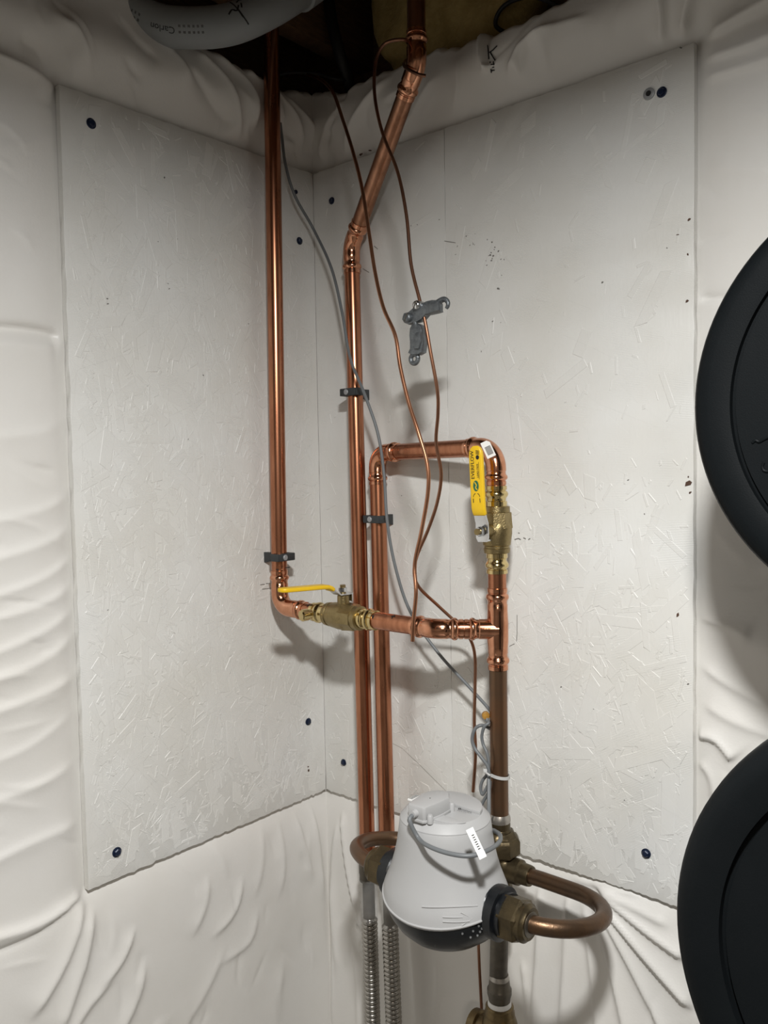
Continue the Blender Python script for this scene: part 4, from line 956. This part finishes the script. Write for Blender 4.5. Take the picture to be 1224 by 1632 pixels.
# signal cable from the module round the meter
s_m = [mc-mu*.036, mc-mu*.046-np.array((0, 0, .006)), R(667, 1336, .310), R(684, 1349, .3225), R(715, 1360, .3235), R(748, 1364, .313), R(776, 1356, .289), R(795, 1343, .250), R(797, 1331, .215), R(788, 1324, .185), R(778, 1318, .165), R(779, 1285, .135), R(779, 1240, .115)]
sc1 = thing('signal_cable', 'grey signal cable looping round the front of the water meter', 'cable', s_m[0])
part('sheath', sweep(spline(s_m, 8), .0030, 12), M_CABLE, sc1)
tp = R(768, 1363, .303); tq = R(752, 1329, .300); tdir = nrm(tq-tp); tn = toCam(tp); ts = nrm(np.cross(tdir, tn)); tn = np.cross(ts, tdir)
flag = part('tag', prism([(-.005, -.004), (.005, -.004), (.005, .035), (-.005, .035)], tp+tn*.0035, ts, tdir, tn, .0006), M_WHITE, sc1, label='white paper tag')
part('tag_clasp', box(R(768, 1362, .299), .010, .008, .009, (ts, tdir, tn), .001), M_WHITE, sc1)
part('tag_print', join(*[flat(([(-.0013, -.0006), (.0022, -.0006), (.0022, .0006), (-.0013, .0006)], [(0, 1, 2, 3)]), tp+(tn if tn@(CAM-tp) > 0 else -tn)*.0042+tdir*(.008+.003*k), ts, tdir) for k in range(7)]), M_INK, flag)

# long cable from the corner to the riser
gc = [L(441, 150, 0.018), L(449, 215, 0.02), L(455, 262, 0.025), L(470, 312, 0.035), R(500, 366, 0.04), R(528, 427, 0.05), R(545, 497, 0.058), R(558, 570, 0.066), R(581, 628, 0.078), R(602, 690, 0.075), R(612, 755, 0.072), R(617, 830, 0.074), R(630, 903, 0.070), R(654, 975, 0.060), R(698, 1040, 0.050), R(748, 1095, 0.042), R(781, 1132, 0.045), R(792, 1150, .050)]
tag(part('grey_cable', sweep(spline(gc, 8), .0027, 12), M_CABLE), 'long grey cable sagging from the wall top in front of the pipes', 'cable')
# bundle at the riser
lc = [R(786, 1165, .07), R(779, 1160, .09), R(767, 1156, .105), R(757, 1162, .11), R(752.5, 1178, .112), R(757, 1193, .112), R(768, 1208, .112), R(777, 1221, .110), R(779, 1234, .110), R(778, 1252, .110), R(779, 1272, .105), R(778, 1300, .105), R(776, 1330, .11)]
b1 = tag(part('cable_coil', sweep(spline(lc, 8), .0027, 12), M_CABLE), 'grey cable coil looping wide left of the old riser', 'cable')
lc = [R(775, 1148, .095), R(779, 1152, .1), R(772, 1158, .105), R(768, 1172, .105), R(770, 1186, .105), R(776, 1200, .107), R(779, 1218, .107), R(777, 1233, .104), R(769, 1244, .106), R(766, 1256, .108), R(769, 1266, .108), R(776, 1255, .106), R(781, 1246, .104), R(779, 1262, .10), R(771, 1276, .10), R(764, 1290, .102)]
tag(part('cable_coil', sweep(spline(lc, 8), .0025, 12), M_CABLE), 'tight grey cable coil under the amber connector beside the old riser', 'cable')
cq = R(774, 1140, .095)
ac = thing('wire_connector', 'amber crimp connector on the cable end beside the old riser', 'connector', cq)
part('cap', prism(oval(.0062, .0062, 16), cq, CR, CU, CF, .008, .0012), M_AMBER, ac)
part('tail', sweep(spline([cq-CU*.004, R(776, 1145, .095), R(777, 1150, .096)], 4), .0032, 10), M_CABLE, ac)
zt_ = zz(1234)
ring = [np.array((XR+.0158*math.cos(a)+(-.004 if math.cos(a) < -.3 else 0), YR+.0158*math.sin(a)-(0.004 if math.cos(a) < -.3 else 0), zt_-0.003*math.cos(a-.6))) for a in np.linspace(0, 2*math.pi, 33)]
ztp = thing('cable_tie', 'pale nylon cable tie round the old riser and cable coils', 'cable tie', (XR, YR, zt_))
V = []; Fc = []
for i, p_ in enumerate(ring):
    o_ = nrm(p_-np.array((XR, YR, p_[2])))
    for a_, b_ in ((-.0002, -.0024), (.0012, -.0024), (.0012, .0024), (-.0002, .0024)): V.append(p_+o_*a_+np.array((0, 0, b_)))
for i in range(len(ring)-1):
    for k in range(4): Fc.append((4*i+k, 4*i+(k+1) % 4, 4*i+4+(k+1) % 4, 4*i+4+k))
part('strap', (V, Fc), M_TIE, ztp)
part('loop', sweep(spline([(XR-.012, YR-.012, zt_), R(781, 1236, .122), R(773, 1230, .118), R(771, 1226, .100), R(778, 1225, .085), (XR-.013, YR+.004, zt_)], 6), .0016, 8), M_TIE, ztp)
part('head', box(R(773, 1228, .118), .006, .005, .007, (CR, CU, CF), .0008), M_TIE, ztp)

# ------------------------------------------------------------------ ground wires and clamp
w1 = [R(455, 120, 0.0), R(490, 119, 0.03), R(513, 128, 0.06), R(531, 148, 0.09), R(546, 190, 0.115), R(562, 240, 0.14), R(577, 300, 0.165), R(588, 370, 0.18), R(598, 435, 0.19), R(611, 490, 0.20), R(630, 535, .205), R(638, 585, .21), R(651, 640, .215), R(667, 690, .22), R(681, 740, .22), R(682, 785, .22), R(671, 850, .22), R(661, 900, .22), R(663, 945, .225), R(659, 990, .225), R(657.5, 1022, .225)]
tag(part('ground_wire', sweep(spline(w1, 8), .00295, 14), M_WIRE), 'bright copper ground wire hanging free, ending at the level run', 'wire')
CS = 0.215
w2 = [R(678, 121, .138), R(668, 119, .146), R(655, 113, .147), R(645, 106, .135), R(646, 98, .105), R(658, 88, .095), R(664, 76, .097), R(655, 68, .12), R(640, 63, .15), R(613, 70, .155), R(599, 98, .16), R(597, 150, .165), R(609, 210, .175), R(634, 275, .185), R(648, 345, .195), R(655, 420, .205), R(668, 475, .212), R(677, 510, .213), R(686, 560, .21), R(697, 622, .20), R(698, 660, .19), R(695, 705, .18), R(703, 755, .17), R(697, 800, .165), R(682, 845, .165), R(665, 885, .165), R(660, 912, .16), R(668, 936, .15), R(700, 967, .11), R(733, 998, .065), R(750, 1020, .050), R(757, 1048, .045), R(757, 1100, .045), R(756, 1150, .048), R(758, 1200, .050), R(754, 1262, .052)]
tag(part('ground_wire', sweep(spline(w2, 8), .0026, 14), M_WIRE_DK), 'dark copper ground wire carrying the clamp, passing behind the level run', 'wire')
def outline3(pts, s): return [R(x, y, s) for x, y in pts]
def cast(pts, s, th, bev):
    """casting whose face is parallel to the right wall, outline measured on the photo"""
    q = outline3(pts, s); c = sum(q)/len(q)
    return prism([(float(p_[0]-c[0]), float(p_[2]-c[2])) for p_ in q], c, (1, 0, 0), (0, 0, 1), (0, -1, 0), th, bev)
gcl = thing('ground_clamp', 'grey cast zinc pipe ground clamp hanging open on the dark wire', 'clamp', R(668, 500, CS))
up_ = [(646, 505), (648, 500), (655, 498), (662, 492), (664, 486), (670, 482), (678, 484), (683, 481), (692, 479), (699, 479), (702, 484), (702, 494), (703, 497), (697, 499), (688, 501), (682, 502), (676, 509), (670, 513), (662, 515), (655, 518), (648, 515), (645, 510)]
hk = spline([R(x, y, CS-.004) for x, y in ((697, 483), (702, 479.5), (707, 477), (711.5, 478.5), (714, 483), (713.5, 488), (711.5, 491.5))], 5)
part('hook', sweep(hk, [.0046*(1-.45*i_/(len(hk)-1)) for i_ in range(len(hk))], 12), M_ZINC, gcl, 40)
part('upper_jaw', cast(up_, CS-.004, .014, .0016), M_ZINC, gcl, 30)
lo_ = [(657, 524), (660, 518), (668, 516), (674, 519), (676, 526), (676, 535), (678, 545), (677, 555), (676, 562), (669, 566), (660, 566), (654, 563), (657, 556), (657, 545), (656, 535)]
part('lower_jaw', cast(lo_, CS-.004, .013, .0018), M_ZINC, gcl, 30)
part('jaw_rib', cast([(664, 530), (671, 530), (672, 545), (668, 556), (662, 556), (661, 542)], CS+.0035, .006, .0015), M_ZINC, gcl, 30)
part('upper_web', cast([(684, 483), (700, 481), (701, 495), (686, 499)], CS+.0040, .006, .0015), M_ZINC, gcl, 30)
def head(px, py, r, name, m):
    p_ = R(px, py, CS); n = np.array((0, -1., 0))
    o_ = part(name, turned(p_-n*.008, p_+n*.010, [(0, r), (.8, r), (.92, r*.85), (1, r*.5)], 22), m, gcl)
    part('slot', box(p_+n*.0098, r*1.7, .0012, .0016, (nrm((.5, 0, .9)), (0, -1, 0), nrm((-.9, 0, .5))), 0), M_DARKPIPE, o_)
head(668, 487, .0066, 'bolt', M_CHROME); head(653.5, 507, .0068, 'bolt', M_ZINC)
ec = R(660.5, 572, CS-.004)
part('eye', sweep([ec+np.array((.0066*math.cos(a_), 0, .0066*math.sin(a_))) for a_ in np.linspace(0, 2*math.pi, 25)], .0036, 10), M_ZINC, gcl, 60)
part('hinge_bolt', turned(R(661, 513, CS), R(666, 524, CS), [(0, .0030), (1, .0030)], 14), M_ZINC, gcl)

# ------------------------------------------------------------------ conduit above the left wall
cpth = [L(120, -30, -0.06), L(190, 8, -0.03), L(250, 38, 0.01), L(310, 45, 0.055), L(370, 38, 0.09), L(430, 12, 0.112), L(485, -22, 0.12), L(540, -60, 0.12)]
cs_ = spline(cpth, 10)
cd = thing('conduit', 'grey plastic conduit curving along the top of the left wall', 'conduit', cpth[2])
CRAD = 0.0305
part('pipe', sweep(cs_, CRAD, 36), M_CONDUIT, cd)
i0 = int(len(cs_)*0.83)
part('coupling', sweep([cs_[i0], cs_[i0]+(cs_[-1]-cs_[i0])*.02, cs_[-1]], [CRAD+.001, CRAD+.0045, CRAD+.0045], 36), M_CONDUIT, cd)
fr_ = frames(cs_); al = arclen(cs_)
def on_tube(d, ang_off, lift=0.0004):
    i = min(len(cs_)-1, int(np.searchsorted(al, d))); p_, t_, a_, b_ = fr_[i]
    if i > 0:
        k = (d-al[i-1])/(al[i]-al[i-1]); p_ = fr_[i-1][0]*(1-k)+p_*k
    v = toCam(p_); v = nrm(v-t_*(v@t_)); w_ = np.cross(t_, v)
    if w_[2] < 0: w_ = -w_
    return p_+(v*math.cos(ang_off)+w_*math.sin(ang_off))*(CRAD+lift)
def d_at(px):
    best = min(range(len(cs_)), key=lambda i: abs(((cs_[i]-CAM)@CR)/((cs_[i]-CAM)@CF)*F+W/2-px)); return al[best]
def wrap(vf2, px, voff, flip=1):
    d0 = d_at(px); return [on_tube(d0+flip*x, voff+flip*y/CRAD) for x, y in vf2[0]], vf2[1]
part('lettering', wrap(lettering('Carlon', 0.0135), 265, -0.12, -1), M_INK, cd)
bars = []
for x0_, n_, wv in ((225, 7, .004), (308, 9, .0035), (200, 5, .004)):
    for k in range(n_):
        if k % 4 == 3: continue
        bars.append(wrap(([(-wv*.35, -.006), (wv*.35, -.006), (wv*.35, .006), (-wv*.35, .006)], [(0, 1, 2, 3)]), x0_-14+k*3.8, -0.05))
part('printed_code', join(*bars), mat('ink_grey', (0.11, 0.11, 0.11), 0.6, var=0.1), cd, kind='stuff')
scr = [[(-.004, .028), (-.002, .012), (.001, -.004), (.006, -.018)], [(-.018, .004), (-.010, .010), (-.004, .006), (.004, .014)], [(.004, .020), (.010, .024), (.016, .022)], [(.006, .008), (.010, .016)]]
part('marker_scribble', join(*[wrap(stroke2([tuple(q) for q in np.array(spline([np.array((a, b, 0)) for a, b in s], 5))[:, :2]], .0024), 375, 0.32) for s in scr]), M_INK, cd)

# ------------------------------------------------------------------ weight plates on a rack
def weight_plate(cx, cz, face, label):
    Rr = 0.2245; th = 0.055
    t = thing('weight_plate', label, 'weight plate', (cx, -face+th/2, cz), 'black rubber weight plates')
    ax0 = np.array((cx, -face+th, cz)); n = np.array((0, -1., 0))
    prof = [(.026, .010), (.026, th-.006), (.045, th-.006), (.047, th-.010), (.160, th-.0085), (.1795, th-.0075), (.1800, th-.011), (.1838, th-.011), (.1844, th-.004), (.190, th-.0025), (.205, th-.0008), (.213, th-.0018), (.2195, th-.006), (.2235, th-.013), (Rr, th-.022), (Rr, .022), (.2235, .013), (.2195, .006), (.213, .0018), (.205, .0008), (.184, .006), (.047, .010), (.045, .006), (.026, .006)]
    seg = 120; V = []; Fc = []; m = len(prof)
    for k in range(seg):
        q = 2*math.pi*k/seg
        for r_, h_ in prof: V.append(ax0+n*h_+np.array((math.cos(q)*r_, 0, math.sin(q)*r_)))
    for k in range(seg):
        k2 = (k+1) % seg
        for j in range(m):
            j2 = (j+1) % m; Fc.append((k*m+j, k*m+j2, k2*m+j2, k2*m+j))
    part('disc', (V, Fc), M_BLACKRUB, t, 50)
    part('hub_ring', turned(ax0+n*.004, ax0+n*(th-.004), [(0, .0255), (0.02, .031), (0.98, .031), (1, .0255)], 40), M_CHROME, t)
    return t, ax0, n
t1, a1, n1 = weight_plate(1.072, 1.655, 0.290, 'black rubber weight plate hanging higher on the rack')
t2, a2, n2 = weight_plate(1.128, 1.202, 0.480, 'black rubber weight plate hanging lower and nearer on the rack')
face1 = 0.290
em = [[(1199, 706), (1204, 702), (1210, 704), (1216, 701), (1224, 697), (1240, 690)], [(1217, 737), (1215, 744), (1218, 750), (1226, 751), (1236, 746)], [(1236, 690), (1246, 720), (1250, 752)], [(1262, 700), (1266, 730), (1280, 752)]]
part('embossed_lettering', join(*[sweep(spline([R(x, y, face1-.0082) for x, y in s], 5), .0016, 8) for s in em]), M_BLACKRUB, t1)
rk = thing('plate_rack', 'black steel post rack holding the weight plates', 'rack', (1.1, -0.14, 0))
part('post', box((1.1, -0.15, 0.95), 0.06, 0.06, 1.9, None, .003), M_RACK, rk)
part('foot', box((1.1, -0.36, 0.03), 0.07, 0.60, 0.06, None, .004), M_RACK, rk)
part('peg', sweep([(1.072, -.17, 1.655-.0), (1.072, -.36, 1.655)], .0245, 24), M_RACK, rk)
part('peg', sweep([(1.128, -.17, 1.202), (1.128, -.55, 1.202)], .0245, 24), M_RACK, rk)
